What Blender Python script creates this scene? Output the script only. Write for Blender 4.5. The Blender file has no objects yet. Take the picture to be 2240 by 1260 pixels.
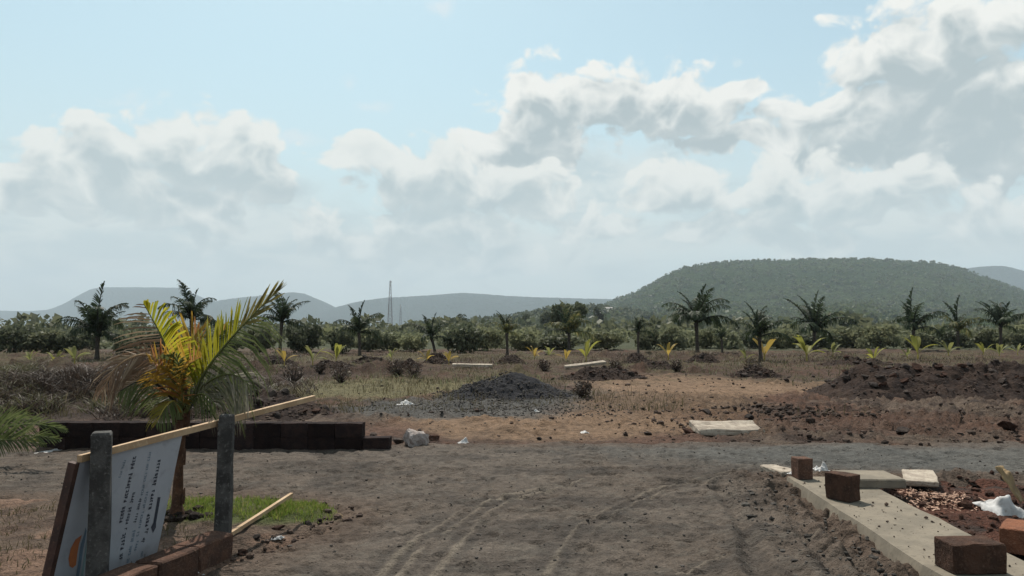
import bpy, bmesh, math, random
import numpy as np
from mathutils import Vector, Matrix

# ------------------------------------------------------------------ camera, sky, sun, exposure
SC = bpy.context.scene
COL = SC.collection
F, CX, CY, HZ, EYE = 1618.0, 1120.0, 630.0, 720.0, 1.6      # photo pixels
PITCH = math.atan((HZ - CY) / F)
cam_d = bpy.data.cameras.new('camera')
cam_d.sensor_width = 36.0
cam_d.lens = F / 2240.0 * 36.0
cam_d.clip_start = 0.05
cam_d.clip_end = 60000
cam = bpy.data.objects.new('camera', cam_d)
COL.objects.link(cam)
cam.location = (0, 0, EYE)
cam.rotation_euler = (math.pi / 2 + PITCH, 0, 0)
SC.camera = cam

SUN_AZ, SUN_EL = math.radians(-14), math.radians(56)        # azimuth from +Y, clockwise
sd = Vector((math.sin(SUN_AZ) * math.cos(SUN_EL), math.cos(SUN_AZ) * math.cos(SUN_EL), math.sin(SUN_EL)))
sun_d = bpy.data.lights.new('sun', 'SUN')
sun_d.energy = 5.0
sun_d.angle = math.radians(0.5)
sun_d.color = (1.0, 0.94, 0.85)
sun = bpy.data.objects.new('sun', sun_d)
COL.objects.link(sun)
sun.rotation_euler = sd.to_track_quat('Z', 'Y').to_euler()

SC.view_settings.view_transform = 'Standard'
SC.view_settings.look = 'None'
SC.view_settings.exposure = 0.36
SC.view_settings.gamma = 1.0
SC.view_settings.use_curve_mapping = False
SC.cycles.use_denoising = True
SC.cycles.max_bounces = 6
SC.cycles.volume_bounces = 1


def ray(px, py):
    """direction through a photo pixel, scaled so that Y (forward) is 1"""
    x, y = (px - CX) / F, (CY - py) / F
    Y = math.cos(PITCH) - y * math.sin(PITCH)
    Z = math.sin(PITCH) + y * math.cos(PITCH)
    return Vector((x / Y, 1.0, Z / Y))


def P(px, py, Y):
    r = ray(px, py)
    return Vector((r.x * Y, Y, EYE + r.z * Y))


def G(px, py, z=0.0):
    r = ray(px, py)
    return P(px, py, (z - EYE) / r.z)


def azel(px, py):
    r = ray(px, py)
    return math.degrees(math.atan2(r.x, r.y)), math.degrees(math.atan2(r.z, math.hypot(r.x, r.y)))


class NT:
    """small helper for writing node trees as expressions"""
    def __init__(self, tree):
        self.t = tree

    def node(self, typ, **kw):
        n = self.t.nodes.new(typ)
        for k, v in kw.items():
            setattr(n, k, v)
        return n

    def put(self, sock, v):
        if v is None:
            return
        if isinstance(v, bpy.types.NodeSocket):
            self.t.links.new(v, sock)
        else:
            sock.default_value = v

    def m(self, op, a, b=None, c=None, clamp=False):
        n = self.node('ShaderNodeMath', operation=op, use_clamp=clamp)
        self.put(n.inputs[0], a); self.put(n.inputs[1], b); self.put(n.inputs[2], c)
        return n.outputs[0]

    def v(self, op, a, b=None, s=None):
        n = self.node('ShaderNodeVectorMath', operation=op)
        self.put(n.inputs[0], a); self.put(n.inputs[1], b)
        if s is not None:
            self.put(n.inputs['Scale'], s)
        return n.outputs['Value'] if op in ('DOT_PRODUCT', 'LENGTH', 'DISTANCE') else n.outputs[0]

    def ss(self, x, a, b, lo=0.0, hi=1.0, smooth=True):
        n = self.node('ShaderNodeMapRange', interpolation_type='SMOOTHSTEP' if smooth else 'LINEAR')
        n.clamp = True
        for i, q in enumerate((x, a, b, lo, hi)):
            self.put(n.inputs[i], q)
        return n.outputs[0]

    def noise(self, vec, scale, detail=4, rough=0.5, dist=0.0, out='Fac', dims='3D'):
        n = self.node('ShaderNodeTexNoise', noise_dimensions=dims)
        self.put(n.inputs['Vector'], vec)
        n.inputs['Scale'].default_value = scale
        n.inputs['Detail'].default_value = detail
        n.inputs['Roughness'].default_value = rough
        n.inputs['Distortion'].default_value = dist
        return n.outputs[out]

    def voro(self, vec, scale, detail=0, feature='F1', rough=0.5, out='Distance', dims='3D'):
        n = self.node('ShaderNodeTexVoronoi', feature=feature, voronoi_dimensions=dims)
        self.put(n.inputs['Vector'], vec)
        n.inputs['Scale'].default_value = scale
        n.inputs['Detail'].default_value = detail
        n.inputs['Roughness'].default_value = rough
        return n.outputs[out]

    def mix(self, f, a, b, blend='MIX'):
        n = self.node('ShaderNodeMix', data_type='RGBA', blend_type=blend)
        self.put(n.inputs[0], f); self.put(n.inputs[6], a); self.put(n.inputs[7], b)
        return n.outputs[2]

    def comb(self, x, y, z):
        n = self.node('ShaderNodeCombineXYZ')
        self.put(n.inputs[0], x); self.put(n.inputs[1], y); self.put(n.inputs[2], z)
        return n.outputs[0]

    def sep(self, v):
        n = self.node('ShaderNodeSeparateXYZ')
        self.put(n.inputs[0], v)
        return n.outputs


# cumulus seen in the photograph: centre px, py and half sizes; they stand at fixed directions of the sky
CUMULUS = [
    (240, 365, 190, 95), (420, 340, 190, 85), (560, 370, 120, 95), (70, 400, 130, 60),
    (790, 345, 75, 35), (930, 385, 170, 70),
    (1180, 260, 110, 130), (1330, 225, 170, 100), (1500, 240, 150, 105), (1630, 200, 50, 32), (1130, 320, 140, 60), (1600, 315, 190, 55),
    (1830, 270, 190, 110), (1950, 140, 150, 170), (2120, 70, 200, 150), (2150, 270, 230, 230), (2400, 260, 240, 300), (2040, 230, 260, 230), (1880, 330, 230, 90), (2170, 470, 200, 80), (1560, 500, 120, 45), (850, 560, 150, 50), (400, 470, 170, 60), (1050, 570, 160, 45), (1760, 520, 150, 45),
    (1480, 405, 110, 75), (1720, 415, 180, 95), (1940, 420, 200, 105),
    (1300, 490, 130, 55), (960, 490, 170, 80), (1090, 410, 170, 80), (690, 500, 80, 60),
]
STRATUS = [(120, 520, 420, 110), (470, 500, 300, 110), (800, 570, 500, 70), (1300, 540, 450, 90), (1900, 520, 500, 100), (1250, 410, 330, 110)]
WISPS = [(765, 185, 22, 24), (815, 235, 50, 18), (300, 230, 90, 25), (960, 15, 50, 28), (650, 300, 70, 22)]


def build_world():
    w = bpy.data.worlds.new('World')
    SC.world = w
    w.use_nodes = True
    t = w.node_tree
    t.nodes.clear()
    n = NT(t)
    tc = n.node('ShaderNodeTexCoord')
    d = n.v('NORMALIZE', tc.outputs['Generated'])
    x, y, z = n.sep(d)
    az = n.m('DEGREES', n.m('ARCTAN2', x, y))
    el = n.m('DEGREES', n.m('ARCSINE', z))
    p0 = n.comb(az, el, 0.0)

    def blobs(p, lst, k=0.15):
        acc = None
        for (bx, by, rx, ry) in lst:
            a, e = azel(bx, by)
            a1, e1 = azel(bx + rx, by - ry)
            q = n.v('MULTIPLY', n.v('SUBTRACT', p, (a, e, 0)), (1 / abs(a1 - a), 1 / abs(e1 - e), 0))
            val = n.m('SUBTRACT', 1.0, n.v('LENGTH', q))
            acc = val if acc is None else n.m('SMOOTH_MAX', acc, val, k)
        return acc

    ps = n.v('MULTIPLY', p0, (0.1, 0.125, 0))
    warp = n.v('SUBTRACT', n.noise(ps, 1.7, 2, 0.5, out='Color', dims='2D'), (0.5, 0.5, 0.5))
    pw = n.v('ADD', p0, n.v('SCALE', warp, s=4.0))
    # beyond the frame the same broken cumulus goes on
    far = n.m('MULTIPLY', n.m('SUBTRACT', n.noise(ps, 0.55, 2, 0.5, dims='2D'), 0.53), 5.0)
    inside = n.m('SUBTRACT', 1.0, n.m('MAXIMUM', n.ss(n.m('ABSOLUTE', az), 39, 52), n.ss(el, 27, 36)))
    far = n.m('SUBTRACT', far, n.m('MULTIPLY', inside, 5.0))

    def cover(p, lst):
        c = n.m('MAXIMUM', blobs(p, lst), far)
        return n.m('MINIMUM', n.m('MAXIMUM', c, -1.2), 0.8)

    def billow(p, amp):
        v = n.v('ADD', n.v('MULTIPLY', p, (0.1, 0.125, 0)), n.v('SCALE', warp, s=0.3))
        b1 = n.voro(v, 3.6, 2.0, 'F1', 0.5, dims='2D')
        b2 = n.noise(v, 5.0, 4, 0.55, dims='2D')
        return n.m('ADD', n.m('MULTIPLY', n.m('SUBTRACT', 0.42, b1), amp), n.m('MULTIPLY', n.m('SUBTRACT', b2, 0.5), amp * 1.3))

    bil = billow(p0, 0.66)
    up = n.v('ADD', p0, (-0.3, 1.3, 0))
    bil_up = billow(up, 0.66)
    def layer(lst, white, grey):
        """cloud bank lit from above: cover and colour"""
        D = n.m('ADD', n.m('ADD', cover(pw, lst), 0.28), bil)
        Du = n.m('ADD', n.m('ADD', cover(n.v('ADD', pw, (-0.5, 2.1, 0)), lst), 0.28), bil_up)
        al = n.ss(D, -0.03, 0.33)
        th = n.m('ADD', n.m('MULTIPLY', n.ss(Du, -0.25, 0.80), 0.85), n.m('MULTIPLY', n.ss(D, 0.3, 1.2), 0.25), clamp=True)
        th = n.m('ADD', th, n.m('MULTIPLY', n.m('SUBTRACT', bil_up, bil), 0.40), clamp=True)
        return al, n.mix(th, white, grey)

    sky = n.node('ShaderNodeTexSky', sky_type='NISHITA', sun_disc=False)
    sky.sun_elevation = SUN_EL
    sky.sun_rotation = SUN_AZ
    sky.altitude = 0
    sky.air_density = 1.0
    sky.dust_density = 1.0
    sky.ozone_density = 1.0
    S = 0.12
    base = n.mix(1.0, sky.outputs[0], (SKYMUL[0] * S, SKYMUL[1] * S, SKYMUL[2] * S, 1), 'MULTIPLY')
    base = n.mix(n.m('ADD', n.ss(el, 0.0, 22.0, 0.6, 0.0), n.ss(el, 15.0, 60.0, 0.32, 0.05)), base, (0.70, 0.77, 0.78, 1))

    wis = n.m('ADD', blobs(p0, WISPS, 0.1), n.m('MULTIPLY', n.m('SUBTRACT', n.noise(n.v('MULTIPLY', p0, (0.3, 0.4, 0)), 1.4, 5, 0.6, 0.6, dims='2D'), 0.5), 2.6))
    col = n.mix(n.ss(wis, 0.1, 1.3, 0.0, 0.55), base, (0.88, 0.92, 0.93, 1))
    # low layer towards the horizon
    cs = cover(pw, STRATUS)
    low_b = n.noise(n.v('MULTIPLY', p0, (0.08, 0.2, 0)), 2.2, 5, 0.55, 0.3, dims='2D')
    Ds = n.m('ADD', cs, n.m('MULTIPLY', n.m('SUBTRACT', low_b, 0.45), 1.6))
    lowc = n.mix(n.ss(low_b, 0.36, 0.66), (0.84, 0.85, 0.80, 1), (0.56, 0.64, 0.65, 1))
    col = n.mix(n.ss(Ds, -0.35, 0.6, 0, 0.7), col, lowc)
    col = n.mix(n.ss(el, 0.0, 8.0, 0.45, 0.0), col, (0.78, 0.79, 0.75, 1))
    al, cc = layer([q for q in CUMULUS if q[1] < 335], (1.0, 0.99, 0.93, 1), (0.45, 0.525, 0.54, 1))
    col = n.mix(al, col, cc)
    al, cc = layer([q for q in CUMULUS if q[1] >= 335], (0.97, 0.965, 0.90, 1), (0.50, 0.58, 0.59, 1))
    col = n.mix(n.m('MULTIPLY', al, n.ss(el, 2.0, 10.0, 0.4, 0.95)), col, cc)
    bg = n.node('ShaderNodeBackground')
    n.put(bg.inputs['Color'], col)
    bg.inputs['Strength'].default_value = 0.78
    o = n.node('ShaderNodeOutputWorld')
    t.links.new(bg.outputs[0], o.inputs['Surface'])
    w.cycles.sampling_method = 'MANUAL'
    w.cycles.sample_map_resolution = 512


SKYMUL = (1.22, 1.45, 1.2)
build_world()


# ------------------------------------------------------------------ helpers
rng = np.random.default_rng(7)
RND = random.Random(11)


class mnoise:
    """repeatable smooth noise in -1..1"""
    @staticmethod
    def _h(x, y, z, s):
        h = (x * 374761393 + y * 668265263 + z * 2147483647 + s * 1442695041) & 0xFFFFFFFF
        h = ((h ^ (h >> 13)) * 1274126177) & 0xFFFFFFFF
        return ((h ^ (h >> 16)) & 0xFFFF) / 32767.5 - 1.0

    @staticmethod
    def noise(v, s=0):
        ix, iy, iz = math.floor(v.x), math.floor(v.y), math.floor(v.z)
        f = [v.x - ix, v.y - iy, v.z - iz]
        a, b, c = [q * q * (3 - 2 * q) for q in f]
        r = 0.0
        for i in (0, 1):
            for j in (0, 1):
                for k in (0, 1):
                    r += (a if i else 1 - a) * (b if j else 1 - b) * (c if k else 1 - c) * mnoise._h(ix + i, iy + j, iz + k, s)
        return r

    @staticmethod
    def noise_vector(v):
        return Vector((mnoise.noise(v, 1), mnoise.noise(v, 2), mnoise.noise(v, 3)))


def hash2(ix, iy, seed):
    h = (ix.astype(np.int64) * 374761393 + iy.astype(np.int64) * 668265263 + seed * 1442695041) & 0xFFFFFFFF
    h = ((h ^ (h >> 13)) * 1274126177) & 0xFFFFFFFF
    h = h ^ (h >> 16)
    return (h & 0xFFFFFF) / float(0xFFFFFF)


def vnoise(x, y, seed=0):
    x = np.asarray(x, float); y = np.asarray(y, float)
    ix = np.floor(x); iy = np.floor(y)
    fx = x - ix; fy = y - iy
    fx = fx * fx * (3 - 2 * fx); fy = fy * fy * (3 - 2 * fy)
    a = hash2(ix, iy, seed); b = hash2(ix + 1, iy, seed)
    c = hash2(ix, iy + 1, seed); d = hash2(ix + 1, iy + 1, seed)
    return (a * (1 - fx) + b * fx) * (1 - fy) + (c * (1 - fx) + d * fx) * fy


def fbm(x, y, scale, octs=4, seed=0, gain=0.5):
    s = 0; a = 1.0; tot = 0
    for i in range(octs):
        s = s + a * vnoise(np.asarray(x) * scale * 2 ** i + 17.3 * i, np.asarray(y) * scale * 2 ** i - 9.1 * i, seed + i)
        tot += a; a *= gain
    return s / tot


def sstep(x, a, b):
    t = np.clip((x - a) / (b - a), 0, 1)
    return t * t * (3 - 2 * t)


def link(o, parent=None):
    COL.objects.link(o)
    if parent is not None:
        o.parent = parent
    return o


def tag(o, label=None, cat=None, group=None, kind=None):
    if label: o['label'] = label
    if cat: o['category'] = cat
    if group: o['group'] = group
    if kind: o['kind'] = kind
    return o


def empty(name, loc=(0, 0, 0), rz=0.0):
    o = bpy.data.objects.new(name, None)
    o.empty_display_size = 0.2
    COL.objects.link(o)
    o.location = loc
    o.rotation_euler = (0, 0, rz)
    return o


def mesh_obj(name, verts, faces, mat=None, parent=None, smooth=False):
    me = bpy.data.meshes.new(name)
    me.from_pydata([tuple(v) for v in verts], [], faces)
    if smooth:
        me.shade_smooth()
    if mat: me.materials.append(mat)
    o = bpy.data.objects.new(name, me)
    return link(o, parent)


def mesh_np(name, V, Fq, mat=None, parent=None, smooth=False, col=None):
    """fast mesh from numpy arrays; faces all of one size"""
    V = np.asarray(V, np.float32); Fq = np.asarray(Fq, np.int32)
    k = Fq.shape[1]
    me = bpy.data.meshes.new(name)
    me.vertices.add(len(V)); me.vertices.foreach_set('co', V.ravel())
    me.loops.add(Fq.size); me.loops.foreach_set('vertex_index', Fq.ravel())
    me.polygons.add(len(Fq))
    me.polygons.foreach_set('loop_start', np.arange(len(Fq), dtype=np.int32) * k)
    me.polygons.foreach_set('loop_total', np.full(len(Fq), k, np.int32))
    me.polygons.foreach_set('use_smooth', np.full(len(Fq), smooth))
    me.update(calc_edges=True)
    me.validate()
    if col is not None:
        at = me.color_attributes.new('col', 'FLOAT_COLOR', 'POINT')
        c4 = np.ones((len(V), 4), np.float32); c4[:, :3] = col
        at.data.foreach_set('color', c4.ravel())
    if mat: me.materials.append(mat)
    return link(bpy.data.objects.new(name, me), parent)


def grid_faces(nr, nc, keep=None):
    i = np.arange(nr - 1)[:, None] * nc + np.arange(nc - 1)[None, :]
    f = np.stack([i, i + 1, i + nc + 1, i + nc], -1).reshape(-1, 4)
    if keep is not None:
        f = f[keep.reshape(-1)]
    return f


def compact(V, Fq, col=None):
    used = np.unique(Fq)
    m = np.full(len(V), -1, np.int64); m[used] = np.arange(len(used))
    return V[used], m[Fq], (None if col is None else col[used])


def dup(root, loc=None, rz=None, scale=None):
    """copy of a thing with its parts and sub-parts"""
    r = root.copy(); COL.objects.link(r)
    if loc is not None: r.location = loc
    if rz is not None: r.rotation_euler[2] = rz
    if scale is not None: r.scale = (scale,) * 3 if not hasattr(scale, '__len__') else scale
    for ch in list(root.children):
        c = ch.copy(); COL.objects.link(c); c.parent = r
        for g in list(ch.children):
            d = g.copy(); COL.objects.link(d); d.parent = c
    return r


# ------------------------------------------------------------------ materials
MATS = {}


def principled(name, rough=0.9, spec=0.2):
    m = bpy.data.materials.new(name)
    m.use_nodes = True
    t = m.node_tree
    b = t.nodes['Principled BSDF']
    b.inputs['Roughness'].default_value = rough
    b.inputs['Specular IOR Level'].default_value = spec
    MATS[name] = m
    return m, NT(t), b


def bump(n, b, h, strength=0.5, dist=0.02):
    k = n.node('ShaderNodeBump')
    k.inputs['Strength'].default_value = strength
    k.inputs['Distance'].default_value = dist
    n.put(k.inputs['Height'], h)
    n.put(b.inputs['Normal'], k.outputs[0])


def c4(c, a=1.0):
    return (c[0], c[1], c[2], a)


def mottled(name, c1, c2, scale=6.0, c3=None, fine=40.0, rough=0.9, spec=0.2, bstr=0.5, bdist=0.01, rnd=0.0, coord='Object', isl=False):
    """two or three colours of one stuff in uneven patches, with fine grain and relief"""
    m, n, b = principled(name, rough, spec)
    tc = n.node('ShaderNodeTexCoord').outputs[coord]
    if rnd:
        oi = n.node('ShaderNodeNewGeometry').outputs['Random Per Island'] if isl else n.node('ShaderNodeObjectInfo').outputs['Random']
        tc = n.v('ADD', tc, n.v('SCALE', (13.1, 7.7, 3.3), s=oi))
    a = n.noise(tc, scale, 4, 0.6, 0.2)
    f = n.noise(tc, fine, 5, 0.65)
    col = n.mix(n.ss(a, 0.38, 0.62), c4(c1), c4(c2))
    if c3 is not None:
        col = n.mix(n.ss(f, 0.52, 0.72), col, c4(c3))
    if rnd:
        v = n.ss(oi, 0, 1, 1 - rnd, 1 + rnd, False)
        col = n.mix(1.0, col, n.comb(v, v, v), 'MULTIPLY')
    n.put(b.inputs['Base Color'], col)
    bump(n, b, n.m('ADD', n.m('MULTIPLY', a, 0.5), f), bstr, bdist)
    return m


def leafy(name, c1, c2, trans=0.45, c3=None, rough=0.55, bright=0.35):
    """leaf: each leaf its own tint, light passes through"""
    m, n, b = principled(name, rough, 0.12)
    t = m.node_tree
    geo = n.node('ShaderNodeNewGeometry')
    r = geo.outputs['Random Per Island']
    tc = n.node('ShaderNodeTexCoord').outputs['Object']
    big = n.noise(tc, 1.3, 2, 0.5)
    col = n.mix(n.ss(n.m('ADD', n.m('MULTIPLY', r, 0.6), n.m('MULTIPLY', big, 0.8)), 0.35, 1.0), c4(c1), c4(c2))
    if c3 is not None:
        col = n.mix(n.ss(r, 0.78, 0.86), col, c4(c3))
    oi = n.node('ShaderNodeObjectInfo').outputs['Random']
    vv = n.ss(oi, 0, 1, 1 - bright * 0.6, 1 + bright * 0.6, False)
    col = n.mix(1.0, col, n.comb(vv, vv, vv), 'MULTIPLY')
    n.put(b.inputs['Base Color'], col)
    tr = n.node('ShaderNodeBsdfTranslucent')
    n.put(tr.inputs['Color'], col)
    mx = n.node('ShaderNodeMixShader')
    mx.inputs[0].default_value = trans
    t.links.new(b.outputs[0], mx.inputs[1]); t.links.new(tr.outputs[0], mx.inputs[2])
    t.links.new(mx.outputs[0], t.nodes['Material Output'].inputs['Surface'])
    return m


def ground_mat(name, fine=55.0, bstr=1.0, bdist=0.03, rough=0.95, var=0.45):
    m, n, b = principled(name, rough, 0.12)
    at = n.node('ShaderNodeAttribute', attribute_name='col').outputs['Color']
    tc = n.node('ShaderNodeTexCoord').outputs['Object']
    a = n.noise(tc, 1.7, 5, 0.65)
    f = n.noise(tc, fine, 5, 0.7)
    g = n.voro(tc, fine * 0.55, 1.0)
    k = n.noise(tc, fine * 0.16, 4, 0.7)
    v = n.m('ADD', n.ss(a, 0.25, 0.75, 1 - var * 0.7, 1 + var * 0.7, False), n.m('ADD', n.ss(f, 0.3, 0.7, -var, var, False), n.ss(k, 0.35, 0.65, -var * 0.8, var * 0.8, False)))
    v = n.m('MAXIMUM', v, 0.25)
    col = n.mix(1.0, at, n.comb(v, v, v), 'MULTIPLY')
    n.put(b.inputs['Base Color'], col)
    bump(n, b, n.m('ADD', n.m('ADD', f, n.m('MULTIPLY', g, -0.6)), n.m('MULTIPLY', k, 2.0)), bstr, bdist)
    return m


M_GROUND = ground_mat('soil')
M_ROAD = ground_mat('crushed stone', 70.0, 0.9, 0.016, 0.93, 0.34)
M_LATER = mottled('laterite', (0.098, 0.054, 0.038), (0.062, 0.037, 0.028), 9, (0.145, 0.090, 0.066), 60, 0.95, 0.1, 1.0, 0.014, rnd=0.3)
M_LATERO = mottled('orange laterite', (0.21, 0.088, 0.050), (0.15, 0.066, 0.040), 9, (0.26, 0.13, 0.08), 60, 0.95, 0.1, 1.0, 0.014)
M_LATER_D = mottled('shaded laterite', (0.028, 0.018, 0.016), (0.017, 0.012, 0.012), 9, (0.042, 0.026, 0.021), 60, 0.95, 0.1, 1.0, 0.012, rnd=0.4)  # same laterite, darkened so the wall's shade sits in the colour
M_CONC = mottled('concrete', (0.205, 0.175, 0.135), (0.160, 0.138, 0.108), 4, (0.115, 0.098, 0.078), 30, 0.92, 0.15, 0.5, 0.006, rnd=0.12)
M_POST = mottled('grey stone', (0.074, 0.070, 0.066), (0.040, 0.038, 0.036), 9, (0.13, 0.125, 0.118), 45, 0.9, 0.15, 1.0, 0.012, rnd=0.1)
M_PALE = mottled('pale stone', (0.36, 0.31, 0.25), (0.25, 0.21, 0.17), 8, (0.14, 0.10, 0.075), 40, 0.9, 0.15, 0.7, 0.01, rnd=0.15)
M_WOOD = mottled('pale sawn wood', (0.40, 0.28, 0.17), (0.32, 0.21, 0.12), 5, (0.46, 0.34, 0.22), 45, 0.75, 0.25, 0.3, 0.003)
M_BROWN = mottled('dark brown wood', (0.060, 0.028, 0.020), (0.035, 0.018, 0.014), 7, (0.09, 0.045, 0.03), 45, 0.7, 0.3, 0.3, 0.003)
M_BOARD = mottled('white printed board', (0.34, 0.35, 0.375), (0.30, 0.31, 0.335), 2.5, (0.27, 0.275, 0.29), 9, 0.6, 0.25, 0.05, 0.002)
M_INK = mottled('dark ink', (0.035, 0.04, 0.055), (0.05, 0.05, 0.065), 9, None, 30, 0.6, 0.3, 0.0, 0.001)
M_INKB = mottled('grey blue ink', (0.12, 0.17, 0.22), (0.10, 0.14, 0.18), 9, None, 30, 0.6, 0.3, 0.0, 0.001)
M_INKO = mottled('orange ink', (0.42, 0.14, 0.045), (0.36, 0.12, 0.05), 9, None, 30, 0.6, 0.3, 0.0, 0.001)
M_WHITE = mottled('white plastic', (0.46, 0.45, 0.44), (0.36, 0.35, 0.34), 9, (0.28, 0.26, 0.24), 30, 0.6, 0.25, 0.4, 0.012)
M_CARD = mottled('brown paper', (0.24, 0.17, 0.09), (0.18, 0.125, 0.07), 9, None, 30, 0.8, 0.2, 0.3, 0.006)
M_GRAVELPILE = mottled('dark gravel', (0.013, 0.013, 0.016), (0.021, 0.021, 0.025), 4, (0.036, 0.036, 0.040), 60, 0.9, 0.15, 1.0, 0.03)
M_STONE = mottled('loose stone', (0.062, 0.047, 0.039), (0.036, 0.027, 0.024), 7, (0.105, 0.088, 0.076), 40, 0.92, 0.15, 0.9, 0.02, rnd=0.6)
M_CLOD = mottled('clods of red soil', (0.060, 0.032, 0.023), (0.038, 0.021, 0.016), 5, (0.08, 0.05, 0.038), 30, 0.95, 0.1, 0.9, 0.02, rnd=0.3)
M_ROADSTONE = mottled('road chippings', (0.062, 0.058, 0.053), (0.045, 0.042, 0.039), 9, (0.09, 0.085, 0.08), 50, 0.9, 0.2, 0.5, 0.01)
M_STONES = mottled('small stones', (0.068, 0.047, 0.036), (0.044, 0.030, 0.024), 7, (0.10, 0.078, 0.063), 40, 0.92, 0.15, 0.8, 0.015, rnd=0.6, isl=True)
M_CHIPS = mottled('chippings', (0.060, 0.053, 0.046), (0.046, 0.040, 0.035), 9, (0.080, 0.072, 0.064), 50, 0.9, 0.2, 0.5, 0.01, rnd=0.45, isl=True)
M_TRUNK = mottled('palm trunk', (0.095, 0.050, 0.030), (0.055, 0.030, 0.020), 12, (0.14, 0.085, 0.055), 50, 0.9, 0.15, 0.8, 0.012)
M_TRUNKG = mottled('grey palm trunk', (0.075, 0.062, 0.050), (0.045, 0.038, 0.032), 8, (0.11, 0.095, 0.08), 40, 0.9, 0.15, 0.8, 0.015)
M_BARK = mottled('bark', (0.05, 0.04, 0.032), (0.032, 0.026, 0.021), 6, None, 30, 0.9, 0.1, 0.6, 0.02)
M_PALM = leafy('palm leaf', (0.022, 0.034, 0.018), (0.042, 0.058, 0.028), 0.35)
M_PALML = leafy('lighter palm leaf', (0.060, 0.075, 0.030), (0.11, 0.115, 0.05), 0.45, (0.18, 0.16, 0.06))
M_SEED = leafy('yellow palm leaf', (0.28, 0.24, 0.045), (0.20, 0.21, 0.05), 0.5, (0.32, 0.20, 0.05))
M_SEEDO = leafy('orange palm leaf', (0.36, 0.22, 0.045), (0.30, 0.23, 0.06), 0.5, (0.38, 0.16, 0.07))
M_SEEDG = leafy('pale green palm leaf', (0.13, 0.16, 0.05), (0.20, 0.19, 0.07), 0.5)
M_YG = leafy('yellow green palm leaf', (0.30, 0.27, 0.022), (0.19, 0.20, 0.022), 0.6)
M_ORANGE = leafy('orange young leaf', (0.34, 0.20, 0.035), (0.28, 0.20, 0.04), 0.55, (0.32, 0.15, 0.06))
M_BRUSHG = leafy('olive brush', (0.085, 0.080, 0.042), (0.060, 0.060, 0.030), 0.3, (0.13, 0.11, 0.07))
M_HTREE = leafy('hill tree leaf', (0.085, 0.110, 0.052), (0.120, 0.145, 0.070), 0.4)
M_MULCH = mottled('dark mulch', (0.030, 0.022, 0.017), (0.020, 0.015, 0.013), 7, (0.05, 0.036, 0.028), 40, 0.95, 0.1, 0.8, 0.015)
M_OLIVE = leafy('olive young leaf', (0.20, 0.17, 0.05), (0.15, 0.13, 0.05), 0.5)
M_DRYF = leafy('dry palm leaf', (0.16, 0.105, 0.065), (0.10, 0.065, 0.045), 0.35, (0.24, 0.18, 0.12))
M_GREENF = leafy('green palm leaf', (0.070, 0.092, 0.032), (0.115, 0.135, 0.052), 0.45)
M_GREYF = leafy('greyish palm leaf', (0.120, 0.125, 0.080), (0.19, 0.18, 0.125), 0.45, (0.28, 0.26, 0.20))
M_STALK = mottled('yellow stalk', (0.30, 0.25, 0.05), (0.24, 0.18, 0.05), 6, None, 30, 0.6, 0.3, 0.2, 0.003)
M_RIBG = mottled('green leaf rib', (0.10, 0.12, 0.035), (0.07, 0.085, 0.03), 6, None, 30, 0.6, 0.3, 0.2, 0.003)
M_RIBD = mottled('dark leaf rib', (0.028, 0.032, 0.02), (0.02, 0.022, 0.016), 6, None, 30, 0.7, 0.2, 0.2, 0.003)
M_RIBT = mottled('tan leaf rib', (0.30, 0.20, 0.11), (0.22, 0.14, 0.08), 6, None, 30, 0.7, 0.2, 0.2, 0.003)
M_GRASS = leafy('green grass', (0.105, 0.150, 0.026), (0.150, 0.190, 0.040), 0.5, (0.22, 0.20, 0.07))
M_DRYG = leafy('dry grass', (0.105, 0.085, 0.045), (0.075, 0.070, 0.035), 0.35, (0.14, 0.11, 0.065))
M_TWIG = leafy('dry brush', (0.075, 0.055, 0.043), (0.045, 0.033, 0.027), 0.2, (0.12, 0.095, 0.075))
M_SH1 = leafy('scrub leaf', (0.108, 0.118, 0.068), (0.160, 0.165, 0.100), 0.45)
M_SH2 = leafy('dark scrub leaf', (0.066, 0.077, 0.048), (0.105, 0.115, 0.070), 0.4)
M_SH3 = leafy('light scrub leaf', (0.150, 0.158, 0.085), (0.195, 0.200, 0.118), 0.45)
M_STEEL = mottled('tower steel', (0.16, 0.10, 0.10), (0.20, 0.18, 0.18), 1, None, 3, 0.6, 0.4, 0.0, 0.001)
M_LIME = mottled('whitewash', (0.72, 0.71, 0.68), (0.64, 0.63, 0.60), 1, None, 5, 0.85, 0.2, 0.1, 0.01)
M_ROOF = mottled('sheet roof', (0.22, 0.20, 0.19), (0.17, 0.15, 0.14), 1, None, 5, 0.6, 0.3, 0.1, 0.01)
M_DARKGL = mottled('window glass', (0.03, 0.035, 0.04), (0.025, 0.03, 0.03), 1, None, 5, 0.15, 0.5, 0.0, 0.01)
M_DOOR = mottled('painted door', (0.08, 0.10, 0.13), (0.07, 0.08, 0.10), 1, None, 5, 0.5, 0.4, 0.0, 0.01)
M_SHAVE = mottled('wood shavings', (0.40, 0.26, 0.19), (0.28, 0.17, 0.12), 9, None, 30, 0.8, 0.2, 0.2, 0.004)

# ------------------------------------------------------------------ ground, road
ISLAND = [(-14, 6.9), (-4.0, 7.05), (-2.7, 7.15), (-1.95, 6.98), (-1.55, 6.7), (-1.42, 6.4), (-1.5, 6.0), (-1.75, 5.6), (-1.93, 5.25), (-2.20, 4.3), (-2.65, 2.6), (-3.9, -2.0), (-14, -3)]


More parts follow.
